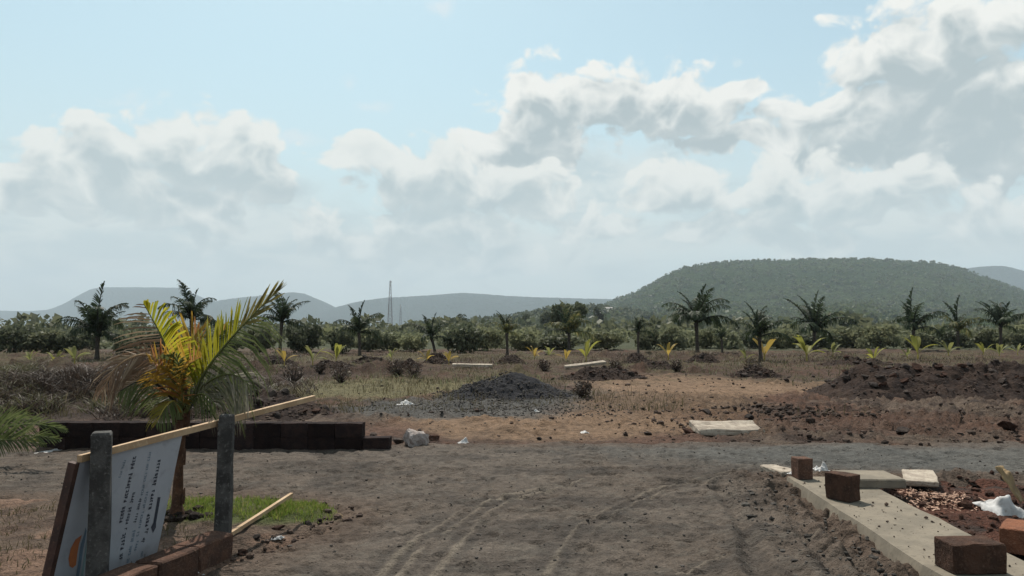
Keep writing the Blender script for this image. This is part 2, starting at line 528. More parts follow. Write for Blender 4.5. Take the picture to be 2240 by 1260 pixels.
def sdf_poly(x, y, poly):
    """signed distance, negative inside"""
    d = np.full(x.shape, 1e9); inside = np.zeros(x.shape, bool)
    n = len(poly)
    for i in range(n):
        ax, ay = poly[i]; bx, by = poly[(i + 1) % n]
        ex, ey = bx - ax, by - ay
        wx, wy = x - ax, y - ay
        t = np.clip((wx * ex + wy * ey) / (ex * ex + ey * ey), 0, 1)
        d = np.minimum(d, np.hypot(wx - ex * t, wy - ey * t))
        c = ((ay > y) != (by > y)) & (x < (bx - ax) * (y - ay) / ((by - ay) if by != ay else 1e-9) + ax)
        inside ^= c
    return np.where(inside, -d, d)


SL0 = G(1728, 1046, 0.1); SL1 = G(2062, 1262, 0.1)         # left top edge of the slab strip


def slab_x(y):
    return SL0.x + (SL1.x - SL0.x) * (y - SL0.y) / (SL1.y - SL0.y)


def road_sd(x, y):
    """positive on the road, metres from its edge"""
    wob = (fbm(x, y, 1.1, 4, 5) - 0.5) * 0.5
    far = 10.35 + 0.03 * x - y
    isl = sdf_poly(x, y, ISLAND)
    right = np.maximum(slab_x(y) + 0.02 - x, y - 7.95)
    return np.minimum(np.minimum(far + wob * 1.2, isl + wob * 0.5), right + wob * 0.25 * (y > 7.0))


def ell(x, y, px, py, rx, ry, z=0.0):
    """1 inside an ellipse of ground given by photo pixels, falling to 0 at its rim"""
    c = G(px, py, z)
    sx = rx * c.y / F
    y0 = G(px, min(py + ry, 1500)).y; y1 = G(px, max(py - ry, HZ + 6)).y
    sy = np.where(y > c.y, max(y1 - c.y, 0.05), max(c.y - y0, 0.05))
    q = np.hypot((x - c.x) / sx, (y - c.y) / sy)
    return 1 - np.clip(q, 0, 2)


def gnd_h(x, y):
    """height of the soil sheet"""
    h = (fbm(x, y, 0.35, 3, 21) - 0.5) * 0.16 * sstep(y, 10.5, 15)
    h = h + (fbm(x, y, 2.2, 4, 33) - 0.5) * 0.11 * sstep(y, 10.2, 11.5)
    h = h + (fbm(x, y, 9.0, 3, 44) - 0.5) * 0.05
    h = h + np.clip(fbm(x, y, 3.5, 4, 46, 0.62) - 0.5, 0, 1) * 0.24 * sstep(y, 10.6, 12) * (0.35 + sstep(fbm(x, y, 0.6, 3, 47), 0.45, 0.6)) * (1 - 0.75 * sstep(ell(x, y, 1450, 880, 420, 60), 0, 0.4))
    # rough turned soil on the right of the far side
    rt = sstep(x, 1.5, 4.0) * sstep(y, 10.4, 11.2) * (1 - sstep(y, 17, 20))
    lump = fbm(x, y, 7.5, 4, 55, 0.66)
    h = h + rt * (np.clip(lump - 0.42, 0, 1) * 0.36)
    # long low bank of spoil in front of the palms, broken
    bank = np.exp(-((y - 40.5 - 2.5 * (fbm(x, y * 0, 0.09, 3, 66) - 0.5)) / 1.4) ** 2)
    h = h + bank * (0.10 + 0.9 * np.clip(fbm(x, y, 0.8, 4, 67, 0.6) - 0.42, 0, 1)) * (1 - 0.4 * sstep(x, 12, 20))
    bank2 = np.exp(-((y - 27 - 2.0 * (fbm(x, y * 0, 0.12, 3, 68) - 0.5)) / 1.0) ** 2)
    h = h + bank2 * 1.0 * np.clip(fbm(x, y, 0.9, 4, 69, 0.6) - 0.48, 0, 1) * 2.0 * (1 - sstep(x, 6, 9))
    # left bank of earth under the dry brush
    lb = np.exp(-((y - 16.5) / 2.2) ** 2) * (1 - sstep(x, -7.2, -4.6)) * sstep(y, 11.5, 14)
    h = h + lb * (0.48 + 0.35 * (fbm(x, y, 0.8, 4, 70) - 0.5))
    # island with palm and sign
    isl = -sdf_poly(x, y, ISLAND)
    h = h + sstep(isl, -0.1, 0.5) * 0.05 * (y < 9) + sstep(isl, 0.0, 0.3) * (fbm(x, y, 6, 3, 71) - 0.5) * 0.05 * (y < 9)
    # hollow filled with loose soil on the right
    rr = sstep(x, slab_x(y) + 0.62, slab_x(y) + 0.9) * (y < 8.1)
    h = h + rr * (-0.02 + 0.20 * (fbm(x, y, 2.6, 4, 72) - 0.45))
    h = h * (1 - sstep(y, 90, 300))
    return h


TAN = np.array((0.190, 0.124, 0.080)); REDB = np.array((0.090, 0.052, 0.037)); DARKS = np.array((0.042, 0.029, 0.024))
GREYG = np.array((0.060, 0.059, 0.056)); DRYGR = np.array((0.110, 0.098, 0.052)); GREYB = np.array((0.098, 0.078, 0.061)); SCRUBG = np.array((0.045, 0.055, 0.028))


def lay(c, w, col):
    return c * (1 - w[..., None]) + np.asarray(col) * w[..., None]


def gnd_c(x, y):
    n1 = fbm(x, y, 0.5, 5, 81); n2 = fbm(x, y, 2.4, 4, 82); n3 = fbm(x, y, 0.15, 3, 83)
    c = np.zeros(x.shape + (3,)) + REDB
    c = lay(c, sstep(n1, 0.42, 0.62) * 0.75, GREYB)
    c = lay(c, sstep(n2, 0.48, 0.62) * 0.75, DARKS)
    wob = (n1 - 0.5) * 1.2 + (n2 - 0.5) * 0.8

    def patch(px, py, rx, ry, col, k=1.0, soft=0.35):
        nonlocal c
        c = lay(c, sstep(ell(x, y, px, py, rx, ry) + wob * 0.5, -soft * 0.3, soft) * k, col)
    patch(830, 850, 280, 28, DRYGR * 1.1, 0.9)
    patch(1150, 790, 900, 12, DRYGR * 0.9, 0.5)
    patch(1500, 845, 240, 28, TAN, 0.9)
    patch(1730, 850, 200, 16, TAN * 0.95, 0.85)
    patch(1230, 930, 440, 38, TAN * 0.88, 0.95)
    patch(1500, 895, 280, 32, TAN * 0.70, 0.7)
    patch(1010, 895, 260, 26, GREYG * 1.25, 0.9)
    patch(1120, 870, 160, 16, GREYG, 0.9)
    patch(1730, 905, 110, 18, DARKS * 0.9, 0.8)
    patch(1950, 930, 330, 30, REDB * 0.85, 0.7)
    patch(250, 905, 300, 12, GREYB, 0.6)
    # spoil banks and dark soil between the palms, with shrub shadows painted in
    c = lay(c, sstep(y + wob * 3, 20, 27) * (1 - sstep(y, 50, 58)) * (0.45 + 0.5 * sstep(n1, 0.36, 0.52)) * (1 - 0.6 * sstep(ell(x, y, 1500, 845, 240, 26), 0, 0.4)), (0.054, 0.034, 0.024))
    c = lay(c, sstep(y, 20, 26) * (1 - sstep(y, 50, 58)) * sstep(n2 * 0.5 + n3 * 0.5, 0.48, 0.58) * 0.6, (0.080, 0.070, 0.036))
    c = lay(c, sstep(-x, 4.5, 7.5) * sstep(y, 12, 13.5) * (1 - sstep(y, 24, 30)) * 0.8, DARKS * 0.8)
    # beyond the plot green scrub grows on the plain
    c = lay(c, sstep(y + (n3 - 0.5) * 14, 52, 64) * 0.85, SCRUBG)
    # island
    isl = (sdf_poly(x, y, ISLAND) < 0.25) & (y < 9)
    ci = lay(lay(np.zeros(x.shape + (3,)) + np.array((0.165, 0.105, 0.075)), sstep(n2, 0.45, 0.65) * 0.7, GREYB * 0.75), sstep(n1, 0.58, 0.72) * 0.5, DARKS)
    gw = sstep(ell(x, y, 560, 1125, 210, 38) + wob * 0.3, 0.0, 0.3)
    ci = lay(ci, gw * 0.8, (0.052, 0.072, 0.018))
    c = np.where(isl[..., None], ci, c)
    # loose red soil right of the slab strip
    rr = (x > slab_x(y) + 0.5) & (y < 8.3)
    cr = lay(lay(np.zeros(x.shape + (3,)) + np.array((0.085, 0.038, 0.026)), sstep(n2, 0.45, 0.62), DARKS), sstep(n1, 0.5, 0.65) * 0.5, (0.12, 0.062, 0.042))
    c = np.where(rr[..., None], cr, c)
    return c


def uset():
    mid = np.linspace(-1.05, 1.05, 640)
    side = np.array([1.12, 1.25, 1.5, 2.0, 3.2, 6, 14, 40, 150, 700, 4000])
    return np.concatenate([-side[::-1], mid, side])


def build_ground():
    rows = np.concatenate([[-12000, -3000, -600, -120, -30, -10, -4, -1, 0.5], np.geomspace(1.6, 62, 430), np.geomspace(62, 12000, 70)[1:]])
    u = uset()
    Y = np.repeat(rows[:, None], len(u), 1)
    X = np.clip(u[None, :] * (np.maximum(Y, 0) + 2.5), -12000, 12000)
    H = gnd_h(X, Y)
    H = H - 0.16 * sstep(road_sd(X, Y), -0.02, 0.12)
    C = gnd_c(X, Y)
    V = np.stack([X, Y, H], -1).reshape(-1, 3)
    o = mesh_np('ground', V, grid_faces(len(rows), len(u)), M_GROUND, None, True, C.reshape(-1, 3))
    tag(o, 'bare red brown soil of the cleared plot and plain', kind='structure')


TRACKS = []          # tyre marks: world polylines with width
for pts in ([(1195, 1262), (1225, 1205), (1262, 1160), (1330, 1115), (1420, 1075), (1540, 1045), (1700, 1010)],
            [(1255, 1262), (1272, 1215), (1300, 1165), (1352, 1120), (1450, 1078), (1600, 1042)],
            [(820, 1275), (870, 1215), (930, 1170), (1010, 1120), (1100, 1085), (1230, 1058)],
            [(945, 1270), (1000, 1200), (1050, 1140), (1130, 1090), (1280, 1050)],
            [(870, 1262), (930, 1195), (985, 1160), (1060, 1110)],
            [(1480, 1262), (1570, 1225), (1660, 1195), (1790, 1170)],
            [(1655, 1262), (1640, 1180), (1600, 1110), (1570, 1070)],
            [(1830, 1262), (1780, 1190), (1730, 1130), (1700, 1090)],
            [(1905, 1262), (1850, 1190), (1790, 1130), (1745, 1090)]):
    TRACKS.append([G(a, b) for a, b in pts])


def poly_d(x, y, pts):
    d = np.full(x.shape, 1e9)
    for a, b in zip(pts[:-1], pts[1:]):
        ex, ey = b.x - a.x, b.y - a.y
        t = np.clip(((x - a.x) * ex + (y - a.y) * ey) / (ex * ex + ey * ey), 0, 1)
        d = np.minimum(d, np.hypot(x - a.x - ex * t, y - a.y - ey * t))
    return d


def road_h(x, y):
    sd = road_sd(x, y)
    h = 0.012 + (fbm(x, y, 0.5, 3, 91) - 0.5) * 0.05 + (fbm(x, y, 3.5, 4, 92) - 0.5) * 0.045 + (fbm(x, y, 14.0, 3, 93, 0.6) - 0.5) * 0.030
    h = h - 0.022 * sstep(fbm(x, y, 5.5, 2, 97), 0.62, 0.74) + 0.012 * sstep(fbm(x, y, 4.0, 2, 98), 0.62, 0.78)
    cl = sstep(x, slab_x(y) - 0.9, slab_x(y) - 0.25) * (y < 8.2)          # churned strip beside the slabs
    h = h + cl * np.clip(fbm(x, y, 7, 3, 94, 0.6) - 0.42, 0, 1) * 0.22
    for i, tr in enumerate(TRACKS):
        d = poly_d(x, y, tr) + (fbm(x, y, 0.8, 1, 95) - 0.5) * 0.04
        if i < 6:
            h = h + 0.005 * np.exp(-(d / 0.018) ** 2) - 0.010 * np.exp(-((d - 0.06) / 0.035) ** 2)
        else:
            h = h - 0.035 * np.exp(-(d / 0.06) ** 2) + 0.018 * np.exp(-((d - 0.12) / 0.04) ** 2)
    return h - 0.10 * (1 - sstep(sd, -0.25, 0.1))


def build_road():
    rows = np.geomspace(2.6, 11.6, 520)
    u = np.concatenate([[-3.5, -2.5, -1.8, -1.4], np.linspace(-1.0, 1.0, 980), [1.4, 1.8, 2.5, 3.5]])
    Y = np.repeat(rows[:, None], len(u), 1)
    X = u[None, :] * (Y + 1.2)
    sd = road_sd(X, Y)
    H = road_h(X, Y)
    n1 = fbm(X, Y, 0.6, 4, 101); n2 = fbm(X, Y, 3.0, 4, 102); n3 = fbm(X, Y, 8.0, 3, 103)
    C = np.zeros(X.shape + (3,)) + np.array((0.083, 0.066, 0.053))
    C = lay(C, sstep(n1, 0.4, 0.65) * 0.7, (0.094, 0.078, 0.065))
    C = lay(C, sstep(n2, 0.54, 0.70) * 0.55, (0.040, 0.035, 0.031))
    n4 = fbm(X * 0.45, Y, 2.6, 4, 107)
    C = lay(C, sstep(n4, 0.52, 0.66) * 0.5, (0.036, 0.030, 0.026))
    C = lay(C, sstep(n3, 0.58, 0.7) * 0.5, (0.085, 0.074, 0.062))
    C = lay(C, sstep(Y + 0.35 * X, 9.0, 10.5) * sstep(X, -1, 3) * 0.7, (0.078, 0.080, 0.076))
    C = lay(C, (1 - sstep(sd, 0.0, 0.5 + 0.3 * n2)) * 0.55, (0.085, 0.055, 0.038))
    for i, tr in enumerate(TRACKS[:6]):
        d = poly_d(X, Y, tr) + (fbm(X, Y, 0.8, 1, 95) - 0.5) * 0.04
        brk = sstep(fbm(X, Y, 1.6, 3, 110 + i), 0.25, 0.5) * (1 - sstep(Y, 7.0, 9.5))
        C = lay(C, np.exp(-(d / 0.017) ** 2) * 0.62 * brk, (0.155, 0.130, 0.102))
        C = lay(C, np.exp(-((d - 0.06) / 0.03) ** 2) * 0.4 * brk, (0.040, 0.035, 0.031))
    k = (sd > -0.22)
    keep = k[:-1, :-1] & k[1:, :-1] & k[:-1, 1:] & k[1:, 1:]
    V = np.stack([X, Y, H], -1).reshape(-1, 3)
    Vc, Fc, Cc = compact(V, grid_faces(len(rows), len(u), keep), C.reshape(-1, 3))
    o = mesh_np('gravel_road', Vc, Fc, M_ROAD, None, True, Cc)
    tag(o, 'dark grey crushed stone road with tyre marks', kind='structure')


def surf(x, y):
    """height of whatever ground lies at x, y"""
    xa, ya = np.array([float(x)]), np.array([float(y)])
    g = gnd_h(xa, ya) - 0.16 * sstep(road_sd(xa, ya), -0.02, 0.12)
    if road_sd(xa, ya)[0] > -0.2 and y < 11.6:
        g = np.maximum(g, road_h(xa, ya))
    return float(g[0])


def surf_n(x, y):
    g = gnd_h(x, y) - 0.16 * sstep(road_sd(x, y), -0.02, 0.12)
    r = np.where((road_sd(x, y) > -0.2) & (y < 11.6), road_h(x, y), -1)
    return np.maximum(g, r)


def GS(px, py):
    """where the ray through a photo pixel meets the real ground"""
    p = G(px, py)
    for _ in range(6):
        p = G(px, py, surf(p.x, p.y))
    return p


build_ground()
build_road()


# ------------------------------------------------------------------ hills
def hill_mat(name, c1, c2, c3, sc):
    m, n, b = principled(name, 1.0, 0.0)
    tc = n.node('ShaderNodeTexCoord').outputs['Object']
    a = n.noise(tc, sc * 0.07, 6, 0.65)
    f = n.voro(tc, sc, 1.0)
    g = n.noise(tc, sc * 2.5, 4, 0.7)
    col = n.mix(n.ss(a, 0.38, 0.62), c4(c1), c4(c2))
    col = n.mix(n.ss(n.m('ADD', f, n.m('MULTIPLY', g, 0.5)), 0.45, 1.0, 0.0, 0.75), col, c4(c3))
    n.put(b.inputs['Base Color'], col)
    bump(n, b, n.m('ADD', n.m('MULTIPLY', f, -1.0), g), 1.0, 0.9 / sc)
    return m


M_HILL = hill_mat('wooded slope', (0.064, 0.092, 0.042), (0.120, 0.148, 0.066), (0.036, 0.052, 0.028), 0.07)
HILLTREES = []
M_HILLF = hill_mat('far slope', (0.035, 0.045, 0.030), (0.050, 0.058, 0.040), (0.026, 0.034, 0.024), 0.03)


def build_hill(name, label, prof, d0, d1, d2, mat, na, nd, bump_h, bump_l, seed, foot=0.12):
    """ridge whose skyline is read from the photograph; d0 foot, d1 brow, d2 back foot (metres)"""
    xs = np.array([p[0] for p in prof], float)
    el = np.array([ray(p[0], p[1]).z for p in prof])
    tx = np.linspace(xs[0], xs[-1], na)
    hz = np.interp(tx, xs, el)
    k = max(3, na // 90)
    ker = np.hanning(2 * k + 1); ker /= ker.sum()
    hz = np.convolve(np.pad(hz, k, 'edge'), ker, 'valid')
    ux = np.array([ray(t, HZ).x for t in tx])
    dd = np.concatenate([np.linspace(d0, d1, int(nd * 0.72)), np.linspace(d1, d2, nd - int(nd * 0.72))[1:]])
    U = np.repeat(ux[None, :], len(dd), 0); Dm = np.repeat(dd[:, None], na, 1)
    Hh = np.repeat((hz * d1)[None, :], len(dd), 0) + EYE
    t = (Dm - d0) / (d1 - d0)
    tw = t + (fbm(U * 9, Dm / d1 * 3, 1.0, 3, seed) - 0.5) * 0.18 * np.clip(1 - t, 0, 1) * 2
    tw = np.clip(tw, 0, 1)
    prof_s = foot * tw + (1 - foot) * (0.35 * sstep(tw, 0.15, 0.9) + 0.65 * sstep(tw, 0.45, 0.97))
    back = np.where(Dm > d1, 1 - sstep(Dm, d1 + 0.25 * (d2 - d1), d2), 1.0)
    H = Hh * prof_s * back
    X = U * Dm; Y = Dm
    cr = fbm(X, Y, 1.0 / bump_l, 3, seed + 5, 0.6)
    cell = np.abs(cr - 0.5) * 2
    H = H + (1 - cell) * bump_h * sstep(tw, 0.02, 0.2) * (0.4 + 0.6 * back) - bump_h * 0.8
    H = np.where((t <= 0.001) | (Dm >= d2 - 1e-6), -1.5, H)
    edge = np.minimum(np.arange(na), np.arange(na)[::-1])
    H = np.where(edge[None, :] == 0, -1.5, H)
    HILLTREES.append((X, Y, H))
    o = mesh_np(name, np.stack([X, Y, H], -1).reshape(-1, 3), grid_faces(len(dd), na), mat, None, True)
    return tag(o, label, kind='structure')


build_hill('hill', 'long flat-topped wooded hill on the right',
           [(1240, 712), (1330, 668), (1350, 656), (1385, 645), (1430, 624), (1465, 603), (1500, 590), (1560, 580), (1640, 575), (1720, 574), (1800, 573), (1900, 573), (1990, 577), (2050, 580), (2105, 592), (2160, 612), (2240, 640), (2330, 668), (2500, 690), (2700, 712)],
           500, 2300, 3200, M_HILL, 700, 190, 5.0, 18.0, 200, 0.30)
build_hill('hill', 'bluish peak behind the right end of the long wooded hill',
           [(1980, 640), (2080, 598), (2120, 588), (2150, 584), (2190, 582), (2215, 585), (2250, 595), (2330, 620), (2500, 640), (2800, 690)],
           3800, 5600, 7000, M_HILLF, 260, 60, 9, 40, 220)
build_hill('hill', 'pale blue flat-topped far hill at the left',
           [(-700, 690), (-300, 672), (-120, 676), (0, 680), (60, 681), (105, 678), (140, 664), (170, 646), (195, 633), (215, 629), (300, 629), (395, 630), (420, 642), (450, 655), (500, 668), (640, 690), (760, 712)],
           5200, 7600, 9500, M_HILLF, 400, 70, 8, 50, 240)
build_hill('hill', 'pale blue far ridge behind the left palms, dipping to a saddle',
           [(330, 712), (420, 680), (480, 657), (520, 652), (560, 648), (600, 643), (640, 640), (665, 643), (690, 653), (715, 664), (740, 675), (800, 690), (900, 712)],
           4600, 6800, 8600, M_HILLF, 300, 60, 8, 50, 260)
build_hill('hill', 'pale blue low far ridge behind the lattice mast',
           [(640, 712), (700, 684), (735, 672), (770, 663), (800, 657), (850, 651), (900, 649), (960, 645), (1010, 641), (1060, 644), (1110, 648), (1180, 651), (1260, 653), (1350, 655), (1420, 662), (1560, 680), (1700, 712)],
           4200, 6200, 8000, M_HILLF, 420, 60, 8, 50, 280)
# low wooded rise in front of the hills
build_hill('rise', 'low wooded rise below the long hill',
           [(900, 716), (1040, 706), (1120, 698), (1180, 688), (1230, 680), (1290, 676), (1340, 680), (1420, 694), (1520, 704), (1700, 716)],
           420, 900, 1300, M_HILL, 260, 60, 4.5, 11, 300, 0.2)

bpy.context.view_layer.update()


def hit(px, py):
    """point of ground or hill seen at a photo pixel"""
    ok, loc, *_ = SC.ray_cast(bpy.context.evaluated_depsgraph_get(), Vector((0, 0, EYE)), ray(px, py).normalized())
    return loc if ok else None


HOUSE_AT = [hit(1308, 690), hit(1332, 681), hit(1356, 677)]


# ------------------------------------------------------------------ shape builders
def box_bm(sx, sy, sz, bev=0.008, jit=0.0, seed=0, cuts=0):
    """block standing on z=0, centred in x and y, edges worn"""
    bm = bmesh.new()
    bmesh.ops.create_cube(bm, size=1.0)
    if cuts:
        bmesh.ops.subdivide_edges(bm, edges=bm.edges[:], cuts=cuts, use_grid_fill=True)
    for v in bm.verts:
        v.co = Vector((v.co.x * sx, v.co.y * sy, (v.co.z + 0.5) * sz))
    if bev:
        bmesh.ops.bevel(bm, geom=[e for e in bm.edges if len(e.link_faces) == 2 and e.calc_face_angle() > 0.5], offset=bev, segments=1, affect='EDGES')
    if jit:
        r = random.Random(seed)
        for v in bm.verts:
            q = mnoise.noise_vector(v.co * 9.0 + Vector((seed * 3.1, seed, 0)))
            v.co += Vector((q.x, q.y, q.z * (v.co.z > 0.01))) * jit + Vector((r.uniform(-1, 1), r.uniform(-1, 1), r.uniform(-1, 1) * (v.co.z > 0.01))) * jit * 0.35
    return bm


def bm_mesh(name, bm, mat=None, smooth=False):
    me = bpy.data.meshes.new(name)
    bm.to_mesh(me); bm.free()
    if smooth: me.shade_smooth()
    if mat: me.materials.append(mat)
    return me


def obj(name, me, parent=None, loc=(0, 0, 0), rot=(0, 0, 0)):
    o = bpy.data.objects.new(name, me)
    link(o, parent)
    o.location = loc; o.rotation_euler = rot
    return o


def tube(pts, rad, sides=7, caps=True):
    """verts, faces of a tapering tube along points"""
    V, Fc = [], []
    n = len(pts)
    for i, p in enumerate(pts):
        t = (pts[min(i + 1, n - 1)] - pts[max(i - 1, 0)]).normalized()
        a = t.orthogonal().normalized() if i == 0 else (a - t * a.dot(t)).normalized()
        b = t.cross(a)
        r = rad[i] if hasattr(rad, '__len__') else rad
        for k in range(sides):
            th = 2 * math.pi * k / sides
            V.append(p + (a * math.cos(th) + b * math.sin(th)) * r)
    for i in range(n - 1):
        for k in range(sides):
            k2 = (k + 1) % sides
            Fc.append((i * sides + k, i * sides + k2, (i + 1) * sides + k2, (i + 1) * sides + k))
    if caps:
        Fc.append(tuple(range(sides - 1, -1, -1)))
        Fc.append(tuple((n - 1) * sides + k for k in range(sides)))
    return V, Fc


def bez(ctrl, n):
    """smooth curve through control points"""
    out = []
    m = len(ctrl)
    for i in range(n + 1):
        t = i / n * (m - 1)
        k = min(int(t), m - 2); f = t - k
        p0, p1, p2, p3 = ctrl[max(k - 1, 0)], ctrl[k], ctrl[k + 1], ctrl[min(k + 2, m - 1)]
        out.append(0.5 * ((2 * p1) + (p2 - p0) * f + (2 * p0 - 5 * p1 + 4 * p2 - p3) * f * f + (3 * p1 - p0 - 3 * p2 + p3) * f ** 3))
    return out


def leaflets(curve, n, length, width, side, sag, seed, start=0.2, fold=0.25, ang=(35, 62), upv=None, sagdir=None, gap=0.1, end=1.0):
    """row of narrow leaflets on one side of a frond rib: verts, faces"""
    r = random.Random(seed)
    V, Fc = [], []
    m = len(curve) - 1
    down = sagdir or Vector((0, 0, -1))
    for i in range(n):
        t = start + (end - start) * (i + r.uniform(0, 0.5)) / n
        if r.random() < gap:
            continue
        q = min(t * m, m - 1e-4); k = int(q); f = q - k
        p = curve[k].lerp(curve[k + 1], f)
        T = (curve[k + 1] - curve[k]).normalized()
        up = upv or Vector((0, 0, 1))
        U = up - T * up.dot(T)
        if U.length < 0.15:
            U = Vector((-T.x, -T.y, 0.2)); U = U - T * U.dot(T)
        U.normalize()
        S = T.cross(U) * side
        tt = (t - start) / (1 - start)
        tipk = 1 - 0.55 * max(0, (tt - 0.7) / 0.3)
        L = length * (0.45 + 1.1 * math.sin(math.pi * min(tt * 0.8 + 0.22, 1.0)) ** 0.8 * 0.62) * r.uniform(0.8, 1.1) * tipk
        a = math.radians(ang[0] + (ang[1] - ang[0]) * tt + r.uniform(-7, 7))
        D = (S * math.cos(a) + T * math.sin(a) + U * fold * r.uniform(0.6, 1.4)).normalized()
        w = width * (1 - 0.35 * tt) * r.uniform(0.8, 1.15)
        wd = (T - D * T.dot(D)).normalized()
        wd = (wd + U * r.uniform(-0.5, 0.5)).normalized()
        p1 = p + D * L * 0.45 + down * sag * L * 0.14
        p2 = p + D * L * 0.78 + down * sag * L * 0.48
        p3 = p + D * L * (1 - 0.12 * sag) + down * sag * L * 0.85
        b = len(V)
        V += [p - wd * w * 0.3, p + wd * w * 0.3, p1 - wd * w * 0.5, p1 + wd * w * 0.5, p2 - wd * w * 0.36, p2 + wd * w * 0.36, p3 - wd * w * 0.06, p3 + wd * w * 0.06]
        Fc += [(b, b + 1, b + 3, b + 2), (b + 2, b + 3, b + 5, b + 4), (b + 4, b + 5, b + 7, b + 6)]
    return V, Fc


def leaf_cloud(n, lobes, size, seed, shell=0.55, flat=1.0, aspect=0.6):
    """loose leaf clumps through the volume of a crown: quads"""
    g = np.random.default_rng(seed)
    lob = np.array(lobes, float)                       # cx cy cz rx ry rz
    vol = lob[:, 3] * lob[:, 4] * lob[:, 5]
    idx = g.choice(len(lob), n, p=vol ** 0.7 / (vol ** 0.7).sum())
    d = g.normal(size=(n, 3)); d /= np.linalg.norm(d, axis=1)[:, None]
    rad = (shell + (1 - shell) * g.random(n)) ** 0.8 * (1 + 0.22 * g.normal(size=n) * 0.6)
    c = lob[idx, :3] + d * lob[idx, 3:] * rad[:, None]
    a = g.normal(size=(n, 3)); a[:, 2] *= flat; a /= np.linalg.norm(a, axis=1)[:, None]
    b = np.cross(a, g.normal(size=(n, 3))); b /= np.linalg.norm(b, axis=1)[:, None]
    s = size * (0.5 + g.random(n))[:, None]
    V = np.stack([c - a * s, c + b * s * aspect, c + a * s, c - b * s * aspect], 1).reshape(-1, 3)
    V[:, 2] = np.maximum(V[:, 2], 0.02)
    return V, np.arange(n * 4).reshape(n, 4)


def rock_mesh(name, seed, mat, sub=2, flat=0.7, rough=0.35):
    bm = bmesh.new()
    bmesh.ops.create_icosphere(bm, subdivisions=sub, radius=0.5)
    r = random.Random(seed)
    ax = [Vector((r.gauss(0, 1), r.gauss(0, 1), r.gauss(0, 1))).normalized() for _ in range(11)]
    for v in bm.verts:
        for a in ax:                                   # cut facets
            k = v.co.dot(a)
            lim = 0.25
            if k > lim:
                v.co -= a * (k - lim) * 0.95
        v.co += mnoise.noise_vector(v.co * 3.1 + Vector((seed * 5.0, 0, 0))) * rough * 0.16
        v.co.z *= flat
    return bm_mesh(name, bm, mat)


def small_stones(name, xy, sizes, mat, sink=0.3, parent=None, zs=None):
    """many little stones as one object"""
    bm = bmesh.new(); bmesh.ops.create_icosphere(bm, subdivisions=1, radius=0.5)
    base = np.array([v.co[:] for v in bm.verts]); fc = np.array([[v.index for v in f.verts] for f in bm.faces]); bm.free()
    k = len(xy)
    g = np.random.default_rng(len(name) * 7 + k)
    V = base[None] * (1 + 0.45 * (g.random((k, len(base), 1)) - 0.5))
    sc = sizes[:, None] * (0.6 + 0.8 * g.random((k, 3))); sc[:, 2] *= 0.7
    V = V * sc[:, None, :]
    th = g.random(k) * 6.283
    c, s = np.cos(th)[:, None], np.sin(th)[:, None]
    V = np.stack([V[..., 0] * c - V[..., 1] * s, V[..., 0] * s + V[..., 1] * c, V[..., 2]], -1)
    z = surf_n(xy[:, 0], xy[:, 1]) if zs is None else zs
    V += np.stack([xy[:, 0], xy[:, 1], z + sc[:, 2] * (0.5 - sink)], -1)[:, None, :]
    Fc = (fc[None] + (np.arange(k) * len(base))[:, None, None]).reshape(-1, 3)
    o = mesh_np(name, V.reshape(-1, 3), Fc, mat, parent, False)
    o['kind'] = 'stuff'
    return o


# ------------------------------------------------------------------ laterite blocks, walls, slabs
BL, BW, BH = 0.36, 0.20, 0.19
LAT = [bm_mesh('laterite_block', box_bm(BL - 0.012, BW, BH - 0.008, 0.010, 0.007, i, 2), M_LATER) for i in range(5)]
LATD = [bm_mesh('laterite_block', box_bm(BL - 0.003, BW, BH - 0.002, 0.005, 0.006, 20 + i, 3), M_LATER_D) for i in range(5)]


def wall_run(root, a, b, courses, meshes, z0=0.0):
    """courses of blocks from a to b; courses: list of (first, last) in metres along the run"""
    d = (b - a); d.z = 0; L = d.length; d.normalize()
    ang = math.atan2(d.y, d.x)
    for ci, (s0, s1) in enumerate(courses):
        s = s0
        k = 0
        while s + BL * 0.6 < s1:
            p = a + d * (s + BL / 2)
            n = Vector((-d.y, d.x, 0)) * RND.uniform(-0.008, 0.008)
            obj('block', meshes[RND.randrange(len(meshes))], root, (p.x + n.x, p.y + n.y, z0 + ci * BH + RND.uniform(0, 0.002)),
                (0, 0, ang + RND.choice((0, math.pi)) + RND.uniform(-0.012, 0.012)))
            s += BL; k += 1


wa = G(95, 981); wb = G(852, 984)
Lw = (wb - wa).length
w = empty('low_wall')
wall_run(w, wa, wb, [(0, Lw), (0.0, Lw - 0.24)], LATD, -0.02)
tag(w, 'dark two-course laterite block wall along the far side of the road', 'wall')

ka = Vector((-2.045, 5.30, 0)); kb = Vector((-2.75, 2.8, 0))
k = empty('kerb')
wall_run(k, ka, kb, [(0, 2.5)], LAT, -0.005)
tag(k, 'low kerb of reddish brown laterite blocks below the white sign', 'kerb')

